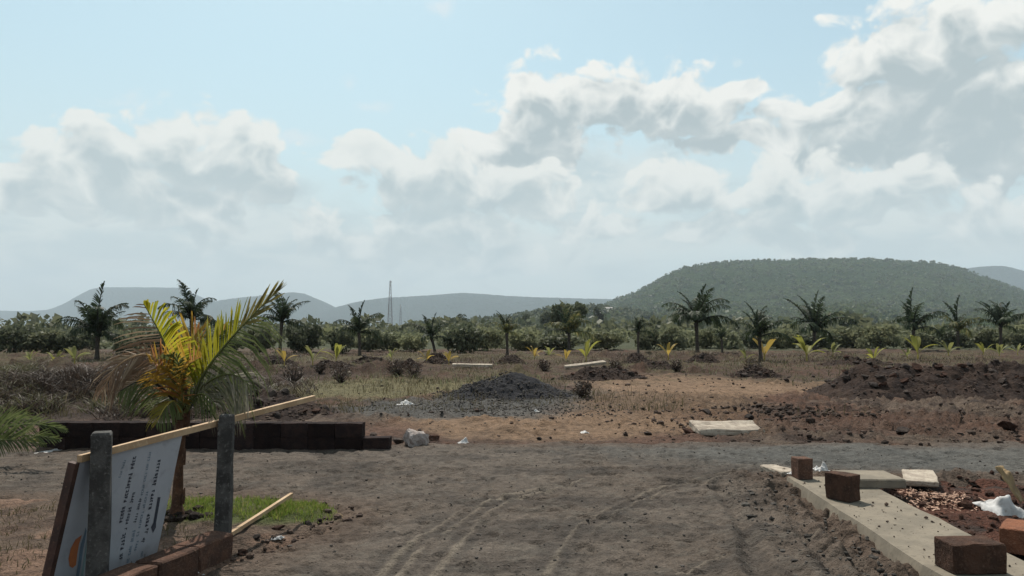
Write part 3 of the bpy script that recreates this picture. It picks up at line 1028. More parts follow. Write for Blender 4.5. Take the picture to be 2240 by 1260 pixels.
# strip of concrete slabs on the right
st = empty('slab_strip')
sx = [(1.6, 4.1), (4.1, 7.62)]
for i, (y0, y1) in enumerate(sx):
    x0a, x0b = slab_x(y0), slab_x(y1)
    w_ = 0.68
    bm = box_bm(1, 1, 1, 0, 0, 0, 14)
    for v in bm.verts:
        ty = v.co.y + 0.5; tx = v.co.x + 0.5
        yy = y0 + 0.004 + (y1 - y0 - 0.008) * ty
        e = (mnoise.noise(Vector((yy * 5, tx * 3, i))) * 0.012)
        x = slab_x(yy) + w_ * tx + e
        x -= 0.05 * (1 - v.co.z) * (1 - tx)                 # foot of the edge splays out
        v.co = Vector((x, yy, -0.06 + v.co.z * (0.16 + 0.004 * mnoise.noise(Vector((x * 6, yy * 6, 3))) + (0.003 if i % 2 else 0))))
    obj('slab', bm_mesh('slab', bm, M_CONC), st)
tag(st, 'long pale concrete slab strip edging the road on the right', 'slab')


def slab_thing(name, label, cat, loc, size, rot, mat, jit=0.01, seed=0, bev=0.01):
    o = obj(name, bm_mesh(name, box_bm(size[0], size[1], size[2], bev, jit, seed, 3), mat), None, loc, rot)
    return tag(o, label, cat)


slab_thing('concrete_slab', 'short loose concrete slab lying across the strip behind the rotated block', 'slab', G(1925, 1072, 0.1) + Vector((0.02, 0.28, 0.0)), (0.52, 0.46, 0.09), (0, 0, -0.05), M_CONC, 0.006, 3)
slab_thing('concrete_slab', 'thin pale slab on red soil right of the strip end', 'slab', G(2012, 1052, 0.06), (0.30, 0.55, 0.06), (0.03, -0.03, -0.45), M_PALE, 0.008, 4)
slab_thing('concrete_slab', 'small pale slab at the road corner by the strip end', 'slab', G(1712, 1040, 0.02) + Vector((0.02, 0.15, -0.03)), (0.22, 0.42, 0.08), (0, 0.02, 0.25), M_PALE, 0.01, 5)
# loose laterite blocks standing on the strip
ZT = 0.105
for (px, py, z, dims, rz, lab, nm) in (
        (1762, 1049, ZT, (0.145, 0.18, 0.205), 0.05, 'upright laterite block at the far end of the slab strip', 0),
        (1856, 1098, ZT, (0.16, 0.24, 0.225), 0.55, 'rotated laterite block on the slab strip beside a loose slab', 1),
        (2142, 1256, ZT, (0.33, 0.20, 0.18), 0.03, 'large laterite block nearest the camera on the slab strip', 2),
        (2262, 1212, 0.02, (0.36, 0.24, 0.17), 0.85, 'orange laterite block on the soil at the right edge', 3)):
    b = box_bm(dims[0], dims[1], dims[2], 0.006, 0.006, 40 + nm, 4)
    p = G(px, py, z)
    o = obj('laterite_block', bm_mesh('laterite_block', b, M_LATERO if nm == 3 else M_LATER), None, (p.x, p.y + dims[1] * 0.45, z), (0, 0, rz))
    tag(o, lab, 'block', 'loose laterite blocks on the right')

# slab lying on the far road edge and its fellows in the field
p = GS(1598, 956)
slab_thing('stone_slab', 'pale stone slab lying tilted at the far edge of the road', 'slab', (p.x, p.y + 0.25, p.z + 0.05), (1.0, 0.5, 0.10), (0.16, 0.02, 0.05), M_PALE, 0.016, 6, 0.015)
p = GS(1033, 806)
slab_thing('concrete_plank', 'flat pale concrete plank left of the dark gravel heap', 'plank', (p.x, p.y, p.z + 0.08), (1.65, 0.4, 0.10), (0.05, 0.02, 0.0), M_PALE, 0.012, 7)
p = GS(1280, 808)
slab_thing('concrete_plank', 'tilted pale concrete plank right of the dark gravel heap', 'plank', (p.x, p.y, p.z + 0.14), (1.65, 0.38, 0.10), (0.1, -0.11, 0.15), M_PALE, 0.012, 8)
p = GS(905, 976)
slab_thing('broken_block', 'white broken block among red rubble by the wall end', 'block', (p.x, p.y + 0.1, p.z - 0.02), (0.26, 0.22, 0.21), (0.12, 0.18, 0.5), mottled('white mortar block', (0.34, 0.30, 0.28), (0.25, 0.21, 0.19), 9, (0.15, 0.10, 0.08), 40, 0.9, 0.15, 0.6, 0.01), 0.03, 9, 0.02)

# ------------------------------------------------------------------ posts, sign, sticks


def post(label, X, Y, top, w, rz, lean, seed):
    bm = bmesh.new()
    zs = [-0.3, 0.0, 0.2, 0.4, 0.6, 0.78, top - 0.07, top - 0.012, top]
    ws = [1, 1.02, 0.97, 0.98, 0.94, 0.95, 0.92, 0.89, 0.78]
    rings = []
    for z, q in zip(zs, ws):
        ring = []
        for kx, ky in ((-1, -0.9), (-0.9, -1), (0.9, -1), (1, -0.9), (1, 0.9), (0.9, 1), (-0.9, 1), (-1, 0.9)):
            e = mnoise.noise_vector(Vector((kx * 2, ky * 2, z * 7 + seed))) * 0.005
            ring.append(bm.verts.new((kx * w / 2 * q + e.x, ky * w / 2 * q + e.y, z + e.z * 0.5)))
        rings.append(ring)
    for a, b in zip(rings[:-1], rings[1:]):
        for i in range(8):
            bm.faces.new((a[i], a[(i + 1) % 8], b[(i + 1) % 8], b[i]))
    bm.faces.new(rings[-1]); bm.faces.new(rings[0][::-1])
    o = obj('fence_post', bm_mesh('fence_post', bm, M_POST), None, (X, Y, 0.0), (lean[0], lean[1], rz))
    return tag(o, label, 'post', 'grey stone posts by the kerb')


post('thick grey stone post standing in front of the white sign', -2.455, 4.47, 0.985, 0.118, 0.42, (0.0, 0.0), 1)
post('slimmer grey stone post at the kerb end beside the young palm', -2.135, 5.55, 0.965, 0.108, 0.15, (0.0, 0.012), 2)

BA = P(163, 1012, 4.36); BB = P(684, 871, 6.75)
off = Vector((0.0, 0.05, 0))


def bar_between(name, a, b, w, h, mat, label, cat, parent=None, up=Vector((0, 0, 1)), seed=0):
    d = b - a; L = d.length; T = d.normalized(); S = T.cross(up).normalized(); U = S.cross(T)
    bm = box_bm(1, 1, 1, 0, 0, 0, 3)
    for v in bm.verts:
        e = mnoise.noise(Vector((v.co.x * 6, seed, v.co.y))) * 0.003
        v.co = a + T * (v.co.x + 0.5) * L + S * (v.co.y * w + e) + U * ((v.co.z - 0.5) * h + e)
    o = obj(name, bm_mesh(name, bm, mat), parent)
    if label: tag(o, label, cat)
    return o


bar_between('wooden_batten', BA + off + Vector((0.0, 0, 0.014)), BB + off, 0.034, 0.042, M_WOOD, 'long pale wooden batten running behind both posts above the sign', 'batten')
p0 = GS(506, 1178); p1 = P(638, 1088, 6.75)
bar_between('wooden_stick', Vector((p0.x - 0.05, p0.y - 0.05, surf(p0.x, p0.y) + 0.02)), Vector((p1.x, p1.y, surf(p1.x, p1.y) + 0.085)), 0.03, 0.03, M_WOOD, 'pale wooden stick lying on the green grass by the kerb end', 'stick')

# white board resting on its side behind the thick post
TL = BA + off + Vector((0, 0, -0.012)); dB = (BB - BA)
tq = 0.335
TR = BA + dB * tq + off + Vector((0, 0, -0.012))
OFF = Vector((-0.135, -0.045, -0.80))
e1 = (TR - TL); W1 = e1.length; e1.normalize()
e2 = OFF.copy(); W2 = e2.length; e2.normalize()
nb = e1.cross(e2).normalized()
if nb.x < 0: nb = -nb
sg = empty('sign_board', (0, 0, 0))
tag(sg, 'white printed sign board on its side with brown edge, behind a post', 'sign')


def B(s, v, o=0.0):
    return TL + e1 * s + e2 * v + nb * o


def bpix(px, py):
    """board coordinates of the photo pixel"""
    d = ray(px, py); c = Vector((0, 0, EYE))
    t = (TL - c).dot(nb) / d.dot(nb)
    q = c + d * t - TL
    e12 = e1.dot(e2); a, b_ = q.dot(e1), q.dot(e2)
    s = (a - b_ * e12) / (1 - e12 * e12)
    return s, b_ - s * e12


def bquad(name, quads, mat, o=0.002):
    V, Fc = [], []
    for q in quads:
        b_ = len(V)
        V += [B(s, v, o) for s, v in q]
        Fc.append(tuple(range(b_, b_ + len(q))))
    return mesh_obj(name, V, Fc, mat, sg)


def bbox(name, s0, s1, v0, v1, o0, o1, mat):
    V = [B(s, v, o) for o in (o0, o1) for s, v in ((s0, v0), (s1, v0), (s1, v1), (s0, v1))]
    return mesh_obj(name, V, [(0, 1, 2, 3), (7, 6, 5, 4), (0, 4, 5, 1), (1, 5, 6, 2), (2, 6, 7, 3), (3, 7, 4, 0)], mat, sg)


bbox('panel', 0.0, W1, 0.0, W2, -0.012, 0.0, M_BOARD)
bbox('frame_strip', -0.003, 0.055, 0.014, W2, -0.05, -0.0125, M_BROWN)
bbox('frame_strip', W1 - 0.05, W1 + 0.002, 0.014, W2, -0.05, -0.0125, M_BROWN)
bbox('frame_strip', -0.034, -0.0035, -0.004, W2, -0.05, 0.006, M_BROWN)


def zpt(zx, zy):
    return bpix(120 + zx / 3.936, 940 + zy / 3.936)


def text_line(a, b, h, words, mat, bold=1.0, seed=0):
    """row of tiny unreadable letters from board point a to b"""
    r = random.Random(seed)
    s0, v0 = zpt(*a); s1, v1 = zpt(*b)
    L = math.hypot(s1 - s0, v1 - v0); dx, dy = (s1 - s0) / L, (v1 - v0) / L
    nx, ny = -dy, dx
    quads = []
    cw = h * 0.62; x = 0; left = r.randint(*words)

    def st(x0, y0, x1, y1):
        quads.append([(s0 + dx * X + nx * Yv, v0 + dy * X + ny * Yv) for X, Yv in ((x0, y0), (x1, y0), (x1, y1), (x0, y1))])
    while x < L:
        if left == 0:
            x += cw * 1.1; left = r.randint(*words); continue
        tk = h * 0.16 * bold; hh = h * (1.0 if r.random() < 0.3 else 0.72)
        kind = r.randrange(5)
        if kind in (0, 1, 3): st(x, -h / 2, x + tk, -h / 2 + hh)
        if kind in (1, 2, 4): st(x + cw * 0.75 - tk, -h / 2, x + cw * 0.75, -h / 2 + h * 0.72)
        if kind in (0, 2, 3): st(x, -h / 2, x + cw * 0.72, -h / 2 + tk)
        if kind in (1, 2, 4): st(x, -h / 2 + h * 0.72 - tk, x + cw * 0.72, -h / 2 + h * 0.72)
        if kind in (3, 4): st(x, -h / 2 + h * 0.3, x + cw * 0.6, -h / 2 + h * 0.3 + tk)
        x += cw; left -= 1
    bquad('text_line', quads, mat)['kind'] = 'stuff'


text_line((600, 262), (555, 400), 0.022, (3, 6), M_INKB, 0.9, 1)
text_line((682, 232), (562, 790), 0.034, (4, 9), M_INK, 1.3, 2)
text_line((676, 540), (602, 862), 0.030, (3, 8), M_INK, 1.1, 3)
text_line((815, 195), (745, 560), 0.024, (3, 7), M_INKB, 0.9, 4)
text_line((735, 590), (676, 830), 0.026, (3, 6), M_INK, 1.0, 5)
text_line((790, 535), (706, 912), 0.026, (3, 7), M_INKB, 1.0, 6)
text_line((892, 262), (782, 835), 0.036, (6, 12), M_INK, 1.35, 7)
text_line((795, 850), (745, 990), 0.030, (2, 4), M_INK, 1.2, 8)
text_line((590, 895), (560, 1112), 0.036, (2, 5), M_INK, 1.2, 9)
text_line((680, 868), (622, 1140), 0.026, (3, 5), M_INKB, 1.0, 10)
text_line((708, 958), (684, 1055), 0.026, (3, 5), M_INKB, 1.0, 11)
text_line((752, 1045), (738, 1110), 0.020, (2, 4), M_INKB, 1.0, 12)
text_line((345, 990), (300, 1225), 0.045, (5, 9), M_INK, 1.6, 13)
text_line((365, 760), (330, 960), 0.028, (4, 8), M_INK, 1.0, 14)
ar = [zpt(908, 580), zpt(884, 580), zpt(846, 800), zpt(826, 838), zpt(842, 890), zpt(868, 842), zpt(870, 800)]
bquad('arrow', [ar], M_INK, 0.0022)
bquad('logo_leaf', [[zpt(*q) for q in ((230, 905), (175, 945), (135, 1020), (115, 1110), (125, 1175), (150, 1190), (180, 1165), (190, 1080), (205, 990))]], M_INKO)
bquad('logo_wave', [[zpt(*q) for q in ((262, 840), (250, 900), (222, 985), (208, 1080), (196, 1175), (180, 1262), (205, 1262), (225, 1150), (240, 1040), (258, 950), (272, 870))]], M_INKB)
bquad('logo_wave', [[zpt(*q) for q in ((285, 860), (270, 960), (255, 1060), (235, 1180), (222, 1262), (240, 1262), (262, 1130), (282, 1000), (296, 900))]], mottled('pale green ink', (0.20, 0.28, 0.27), (0.18, 0.25, 0.25), 9, None, 30, 0.6, 0.3, 0.0, 0.001))

# ------------------------------------------------------------------ young yellow palm on the island
YP = Vector((-2.775, 6.22, 0)); YP.z = surf(YP.x, YP.y)
yp = empty('coconut_palm')
tag(yp, 'young coconut palm with yellow and orange fronds behind the sign', 'palm tree')
tr_pts = [Vector((YP.x + dx, YP.y, YP.z + z)) for dx, z in ((0.0, -0.05), (0.0, 0.02), (0.0, 0.1), (0.005, 0.25), (0.01, 0.4), (0.012, 0.55), (0.015, 0.70), (0.015, 0.85))]
V, Fc = tube(tr_pts, [0.09, 0.070, 0.048, 0.037, 0.034, 0.035, 0.04, 0.05], 12)
for i, v in enumerate(V):
    V[i] = v + mnoise.noise_vector(v * 14) * 0.012
mesh_obj('trunk', V, Fc, M_TRUNK, yp, True)
for kk in range(7):                                       # old leaf sheaths round the trunk
    a = kk * 2.4; z0 = YP.z + 0.10 + kk * 0.105
    c = Vector((YP.x + 0.012, YP.y, z0)); o_ = Vector((math.cos(a), math.sin(a), 0))
    V, Fc = tube([c + o_ * 0.026, c + o_ * 0.038 + Vector((0, 0, 0.07)), c + o_ * 0.047 + Vector((0, 0, 0.13))], [0.024, 0.016, 0.005], 6)
    mesh_obj('leaf_sheath', V, Fc, M_TRUNK, yp)


def near_frond(parent, pts, ribmat, rows, r0=0.016, seed=0):
    c = bez([P(*q) for q in pts], 22)
    V, Fc = tube(c, [r0 * (1 - 0.85 * i / 22) for i in range(23)], 6)
    f = mesh_obj('frond', V, Fc, ribmat, parent, True)
    for j, (side, mat, n, L, w_, sag, a, st_, fold, *en) in enumerate(rows):
        V, Fc = leaflets(c, n, L, w_, side, sag, seed * 10 + j, st_, fold, a, upv=Vector((0.0, -0.9, 0.45)), end=en[0] if en else 1.0)
        mesh_obj('leaflets', V, Fc, mat, f)
    return f


A1 = (30, 60)
near_frond(yp, [(400, 905, 6.2), (384, 820, 6.15), (354, 738, 6.1), (314, 664, 6.05)], M_RIBG,
           [(1, M_YG, 44, 0.34, 0.026, 0.5, (18, 60), 0.3, 0.1), (-1, M_DRYF, 34, 0.36, 0.017, 0.25, (5, 45), 0.2, 0.3)], 0.016, 1)
near_frond(yp, [(405, 905, 6.2), (450, 812, 6.1), (522, 722, 6.0), (612, 632, 5.9)], M_RIBG,
           [(-1, M_YG, 34, 0.32, 0.020, 0.15, (45, 70), 0.2, 0.2, 0.66), (1, M_GREENF, 38, 0.46, 0.022, 0.8, (15, 60), 0.15, 0.0, 0.78),
            (-1, M_OLIVE, 16, 0.22, 0.022, 0.0, (62, 86), 0.66, 0.1), (1, M_OLIVE, 16, 0.22, 0.022, 0.0, (62, 86), 0.7, 0.1)], 0.018, 2)
near_frond(yp, [(403, 890, 6.2), (400, 840, 6.02), (412, 800, 5.85), (440, 782, 5.65)], M_STALK,
           [(1, M_ORANGE, 30, 0.30, 0.022, 0.0, (35, 70), 0.1, 0.5), (-1, M_ORANGE, 30, 0.30, 0.022, 0.0, (40, 70), 0.1, 0.5)], 0.014, 3)
near_frond(yp, [(399, 890, 6.2), (384, 840, 6.05), (358, 805, 5.9), (328, 790, 5.75)], M_STALK,
           [(1, M_ORANGE, 30, 0.32, 0.022, 0.0, (40, 72), 0.1, 0.5), (-1, M_ORANGE, 28, 0.24, 0.020, 0.2, (30, 65), 0.15, 0.4)], 0.014, 4)
near_frond(yp, [(402, 890, 6.2), (406, 810, 6.3), (416, 755, 6.35), (432, 725, 6.4)], M_STALK,
           [(1, M_ORANGE, 22, 0.28, 0.026, 0.0, (45, 78), 0.2, 0.2), (-1, M_ORANGE, 24, 0.30, 0.026, 0.0, (40, 75), 0.2, 0.2)], 0.014, 5)
near_frond(yp, [(404, 890, 6.2), (424, 825, 6.25), (456, 765, 6.3), (496, 715, 6.3)], M_STALK,
           [(-1, M_SEED, 26, 0.26, 0.024, 0.0, (45, 78), 0.2, 0.2), (1, M_GREENF, 26, 0.30, 0.020, 0.5, (30, 70), 0.2, 0.1)], 0.014, 13)
near_frond(yp, [(396, 892, 6.2), (374, 818, 6.1), (322, 776, 6.0), (258, 800, 5.9), (222, 862, 5.85)], M_RIBT,
           [(1, M_DRYF, 46, 0.26, 0.015, 0.7, (30, 62), 0.2, 0.0), (-1, M_DRYF, 46, 0.30, 0.015, 0.4, (25, 60), 0.25, 0.0)], 0.017, 6)
near_frond(yp, [(410, 892, 6.2), (446, 842, 6.1), (505, 818, 6.0), (556, 850, 5.9)], M_RIBG,
           [(1, M_GREYF, 40, 0.34, 0.016, 0.8, (25, 60), 0.15, 0.0), (-1, M_GREYF, 36, 0.26, 0.016, 0.3, (40, 70), 0.2, 0.1)], 0.015, 7)
near_frond(yp, [(396, 902, 6.2), (358, 852, 6.05), (312, 832, 5.9), (262, 856, 5.8)], M_RIBD,
           [(1, M_DRYF, 36, 0.22, 0.014, 0.8, (30, 65), 0.25, 0.0), (-1, M_GREENF, 36, 0.24, 0.014, 0.5, (20, 60), 0.2, 0.0)], 0.015, 8)
near_frond(yp, [(408, 902, 6.2), (448, 852, 6.3), (495, 836, 6.35), (540, 858, 6.4)], M_RIBD,
           [(1, M_GREYF, 36, 0.24, 0.014, 0.7, (30, 65), 0.25, 0.0), (-1, M_GREENF, 36, 0.24, 0.014, 0.4, (20, 60), 0.2, 0.0)], 0.015, 9)
near_frond(yp, [(402, 905, 6.2), (424, 870, 6.0), (446, 862, 5.9), (472, 885, 5.85)], M_RIBG,
           [(1, M_GREENF, 26, 0.18, 0.014, 0.7, (30, 65), 0.2, 0.0), (-1, M_GREYF, 26, 0.20, 0.014, 0.4, (20, 60), 0.2, 0.0)], 0.013, 10)
near_frond(yp, [(398, 905, 6.2), (382, 878, 5.98), (362, 890, 5.88), (342, 925, 5.85)], M_STALK,
           [(1, M_SEED, 22, 0.15, 0.016, 0.6, (30, 65), 0.35, 0.0), (-1, M_GREENF, 26, 0.16, 0.014, 0.6, (20, 60), 0.2, 0.0)], 0.013, 11)
near_frond(yp, [(402, 900, 6.2), (398, 840, 6.0), (392, 800, 5.85), (378, 775, 5.75)], M_RIBG,
           [(1, M_GREENF, 34, 0.24, 0.014, 0.3, (35, 70), 0.15, 0.1), (-1, M_GREENF, 34, 0.24, 0.014, 0.3, (35, 70), 0.15, 0.1)], 0.013, 12)
for kk in range(9):                                       # sheaths of the living fronds wrap the crown
    a = kk * 0.7; o_ = Vector((math.cos(a), math.sin(a), 0)); c = Vector((YP.x + 0.015, YP.y, YP.z + 0.66 + 0.02 * kk))
    V, Fc = tube([c + o_ * 0.04, c + o_ * 0.055 + Vector((0, 0, 0.12)), c + o_ * 0.07 + Vector((0, 0, 0.24))], [0.03, 0.022, 0.010], 6)
    mesh_obj('leaf_sheath', V, Fc, M_RIBG if kk % 2 else M_TRUNK, yp)
gh = np.random.default_rng(4)
xy = np.stack([YP.x + gh.normal(size=90) * 0.10, YP.y - 0.03 + gh.normal(size=90) * 0.09], -1)
sm = small_stones('soil_clump', xy, gh.gamma(2.0, 0.02, 90).clip(0.015, 0.09), M_MULCH, 0.2)
tag(sm, 'dark clods and leaf litter at the foot of the yellow palm')

# palm whose fronds reach into the frame at the left edge
lp = empty('coconut_palm')
tag(lp, 'green palm fronds reaching in low at the left edge before the wall', 'palm tree')
c0 = P(-75, 985, 8.9)
V, Fc = tube([Vector((c0.x, c0.y, -0.05)), Vector((c0.x, c0.y, 0.15)), Vector((c0.x, c0.y, 0.3))], [0.10, 0.08, 0.06], 8)
mesh_obj('trunk', V, Fc, M_TRUNK, lp, True)
for i, q in enumerate(([(-75, 968, 8.9), (-10, 940, 8.85), (70, 928, 8.8), (145, 940, 8.75)],
                       [(-75, 968, 8.9), (-10, 958, 8.7), (60, 952, 8.6), (130, 960, 8.55)],
                       [(-75, 965, 8.9), (-30, 935, 8.95), (20, 918, 9.0), (85, 920, 9.05)],
                       [(-75, 968, 8.9), (-20, 965, 8.7), (30, 962, 8.6), (95, 972, 8.55)],
                       [(-75, 965, 8.9), (-110, 900, 8.9), (-170, 880, 8.9), (-240, 910, 8.9)])):
    near_frond(lp, q, M_RIBG, [(1, M_GREENF, 38, 0.26, 0.018, 0.3, (50, 78), 0.1, 0.1), (-1, M_GREENF, 38, 0.28, 0.018, 0.1, (50, 78), 0.1, 0.3)], 0.016, 30 + i)
a = GS(100, 972); b = GS(182, 972)
V, Fc = tube([Vector((a.x - 0.25, a.y, a.z + 0.05)), Vector((a.x, a.y, a.z + 0.06)), Vector((b.x - 0.05, b.y, b.z + 0.07)), Vector((b.x, b.y, b.z + 0.06))], [0.02, 0.028, 0.042, 0.036], 8)
o = mesh_obj('cut_stalk', V, Fc, M_STALK, None, True)
tag(o, 'yellow cut palm stalk lying by the road at the left', 'stalk')


# ------------------------------------------------------------------ row of coconut palms
FR = []
for pm in (M_PALM, M_PALML):
    for i, (e0, e1_, L, sag) in enumerate(((84, 62, 1.0, 0.3), (70, 8, 1.0, 0.9), (56, -28, 1.05, 1.1), (38, -52, 1.0, 1.2), (16, -66, 0.95, 1.2), (77, 36, 1.0, 0.6))):
        pts = [Vector((0, 0, 0))]
        for s in range(14):
            e = math.radians(e0 + (e1_ - e0) * (s / 13) ** 1.7)
            pts.append(pts[-1] + Vector((math.cos(e), 0.02 * math.sin(s + i), math.sin(e))) * (L / 14))
        V, Fc = [], []
        for side in (-1, 1):
            v, f = leaflets(pts, 40, 0.23, 0.034, side, sag, 60 + i * 2 + side, 0.16, 0.3, (25, 60), gap=0.18)
            Fc += [tuple(q + len(V) for q in ff) for ff in f]; V += v
        me = bpy.data.meshes.new('frond'); me.from_pydata([tuple(v) for v in V], [], Fc); me.materials.append(pm)
        v, f = tube(pts, [0.024 * (1 - 0.85 * q / 14) for q in range(15)], 5)
        mr = bpy.data.meshes.new('rib'); mr.from_pydata([tuple(q) for q in v], [], f); mr.materials.append(M_RIBD if pm is M_PALM else M_RIBG)
        FR.append((me, mr))

PALMS = [  # px, base py, crown py, top py, number of fronds, label
    (212, 786, 735, 636, 16, 'leftmost dark palm of the row, seen against the flat-topped hill'),
    (418, 778, 700, 618, 15, 'dark palm rising right behind the young yellow palm'),
    (612, 778, 705, 637, 14, 'tall dark palm just right of the young yellow palm'),
    (787, 780, 728, 670, 14, 'short palm in front of the lattice mast'),
    (952, 774, 740, 684, 10, 'small ragged palm leaning beside the round dark bush'),
    (1110, 780, 728, 686, 12, 'small slim palm straight above the gravel heap'),
    (1245, 770, 728, 660, 13, 'palm with pale ribs in front of the big round tree'),
    (1396, 780, 726, 686, 12, 'small thin-stemmed palm at the left foot of the long hill'),
    (1526, 778, 706, 618, 16, 'tallest dark palm of the row, before the long hill'),
    (1664, 786, 738, 670, 13, 'small upright palm right of the tallest palm'),
    (1782, 768, 728, 640, 12, 'spreading palm with a dark bush at its foot'),
    (1998, 766, 722, 648, 11, 'third palm from the right edge of the photo'),
    (2096, 766, 724, 664, 11, 'second palm from the right edge of the photo'),
    (2190, 766, 716, 648, 12, 'rightmost palm of the row'),
    (1580, 772, 742, 706, 7, 'low drooping palm beside the tallest palm'),
]
for i, (px, bpy_, cpy, tpy, nf, lab) in enumerate(PALMS):
    b = GS(px, bpy_)
    cz = P(px, cpy, b.y).z; tz = P(px, tpy, b.y).z
    L = (tz - cz) * 1.12
    root = empty('coconut_palm', (b.x, b.y, b.z))
    tag(root, lab, 'palm tree', 'coconut palms in the row before the scrub')
    r = random.Random(300 + i)
    h = max(cz - b.z, 0.15)
    lean = r.uniform(-0.05, 0.05) if i != 4 else -0.25
    tp = [Vector((lean * (q / 6) ** 1.5 * h, 0, -0.1 + (h + 0.1) * q / 6)) for q in range(7)]
    tr0 = 0.04 + 0.024 * L
    V, Fc = tube(tp, [tr0 * k_ for k_ in (1.7, 1.25, 1.05, 1.0, 1.0, 1.1, 1.3)], 8)
    mesh_obj('trunk', V, Fc, M_TRUNKG, root, True)
    for k_ in range(nf):
        kind = (0, 5, 1, 1, 2, 2, 3, 3, 4, 5, 2, 1, 3, 4, 2, 3)[k_ % 16]
        me, mr = FR[kind + (6 if i in (5, 6, 12) and k_ % 3 else 0)]
        f = obj('frond', me, root, (tp[-1].x, 0, tp[-1].z), (r.uniform(-0.25, 0.25), r.uniform(-0.2, 0.2), k_ * 2.399 + r.uniform(-0.35, 0.35)))
        q = L * r.uniform(0.72, 1.15) * (1.0 if kind in (0, 5, 1) else 0.95)
        f.scale = (q, q * r.uniform(0.7, 1.1), q * r.uniform(0.9, 1.1))
        obj('rib', mr, f)

# ------------------------------------------------------------------ yellow coconut seedlings


def blade(L, w, e0, e1_, seed, split=True):
    """broad young palm leaf folded along its rib, forked at the tip"""
    r = random.Random(seed)
    n = 9
    pts = [Vector((0, 0, 0))]
    for s in range(n):
        e = math.radians(e0 + (e1_ - e0) * (s / (n - 1)) ** 1.3)
        pts.append(pts[-1] + Vector((math.cos(e), 0, math.sin(e))) * (L / n))
    V, Fc = [], []
    for i, p in enumerate(pts):
        t = i / n
        ww = w * (0.08 + math.sin(math.pi * min(1, max(0, (t - 0.18) / 0.98))) ** 0.7) if t > 0.18 else w * 0.08
        if i == n: ww = w * 0.35
        dip = 0.35 * ww
        fork = L * 0.10 if i == n else 0
        V += [p + Vector((fork, -ww, dip)), p + Vector((-fork * 0.6, 0, 0)), p + Vector((fork, ww, dip))]
    for i in range(n):
        a = i * 3
        Fc += [(a, a + 1, a + 4, a + 3), (a + 1, a + 2, a + 5, a + 4)]
    return V, Fc


LEAF = []
for m_ in (M_SEED, M_SEEDO, M_SEEDG):
    row = []
    for j, (L, w_, a, b_) in enumerate(((0.8, 0.085, 80, 62), (0.85, 0.10, 66, 30), (0.75, 0.09, 50, 0), (0.6, 0.08, 35, -25))):
        V, Fc = blade(L, w_, a, b_, j)
        me = bpy.data.meshes.new('leaf'); me.from_pydata([tuple(v) for v in V], [], Fc); me.materials.append(m_)
        row.append(me)
    LEAF.append(row)
V, Fc = tube([Vector((0, 0, -0.05)), Vector((0, 0, 0.12)), Vector((0.01, 0, 0.28))], [0.035, 0.026, 0.018], 7)
STEM = bpy.data.meshes.new('stem'); STEM.from_pydata([tuple(v) for v in V], [], Fc); STEM.materials.append(M_STALK)
SEEDS = [  # px, base py, height px, colour set
    (65, 795, 26, 2), (120, 800, 30, 0), (163, 797, 36, 2), (622, 800, 34, 1), (684, 800, 40, 2), (735, 795, 40, 0), (856, 790, 26, 2), (933, 795, 28, 1), (982, 797, 26, 1),
    (1169, 788, 28, 1), (1201, 784, 24, 2), (1238, 793, 26, 1), (1282, 793, 46, 0), (1462, 787, 34, 1), (1632, 792, 26, 2), (1672, 790, 50, 1), (1765, 790, 52, 0),
    (1822, 782, 30, 2), (1912, 796, 34, 0), (1985, 785, 22, 2), (2008, 783, 46, 0), (2075, 780, 32, 2), (2152, 780, 28, 0), (2186, 782, 28, 2), (2226, 778, 24, 2)]
ORD = ['first', 'second', 'third', 'fourth', 'fifth', 'sixth', 'seventh', 'eighth', 'ninth', 'tenth', 'eleventh', 'twelfth', 'thirteenth']
CN = ['bright yellow-green', 'orange-yellow', 'pale green']
ns_ = len(SEEDS)
for i, (px, by, hp, cs) in enumerate(SEEDS):
    b = GS(px, by)
    h = hp * b.y / F
    root = empty('coconut_seedling', (b.x, b.y, b.z))
    where = '%s from the left' % ORD[i] if i < 13 else '%s from the right' % ORD[ns_ - 1 - i]
    tag(root, '%s coconut seedling, %s in the row of seedlings' % (CN[cs], where), 'seedling', 'coconut seedlings in front of the palms')
    r = random.Random(500 + i)
    obj('stem', STEM, root)
    for k_ in range(r.randint(4, 6)):
        me = LEAF[cs][(0, 1, 2, 1, 3, 2)[k_]]
        f = obj('leaf', me, root, (0.0, 0, 0.12 + 0.02 * k_), (r.uniform(-0.15, 0.15), 0, k_ * 2.2 + r.uniform(-0.5, 0.5) + i))
    root.scale = (h / 0.80,) * 3

# ------------------------------------------------------------------ shrubs and trees


def lobes_for(rx, rz, n, seed, low=0.4):
    r = random.Random(seed)
    n += 5
    out = [(0, 0, rz * low * 1.2, rx * 0.6, rx * 0.6, rz * 0.5)]
    for i in range(n):
        a = r.uniform(0, 6.283); q = rx * r.uniform(0.25, 0.72); s = r.uniform(0.14, 0.36)
        out.append((math.cos(a) * q, math.sin(a) * q, rz * r.uniform(low * 0.6, 0.82), rx * s, rx * s, rz * s * 0.75))
    return out


def stems_mesh(h, n, seed, r0=0.05, spread=0.5):
    r = random.Random(seed)
    V, Fc = [], []
    for i in range(n):
        a = r.uniform(0, 6.283); d = Vector((math.cos(a), math.sin(a), 0)) * spread * r.uniform(0.4, 1)
        v, f = tube([Vector((0, 0, -0.1)), d * 0.25 + Vector((0, 0, h * 0.35)), d * 0.7 + Vector((0, 0, h * 0.65)), d + Vector((0, 0, h * r.uniform(0.75, 0.95)))],
                    [r0, r0 * 0.75, r0 * 0.5, r0 * 0.2], 5)
        Fc += [tuple(q + len(V) for q in ff) for ff in f]; V += v
    me = bpy.data.meshes.new('stem'); me.from_pydata([tuple(v) for v in V], [], Fc); me.materials.append(M_BARK)
    return me


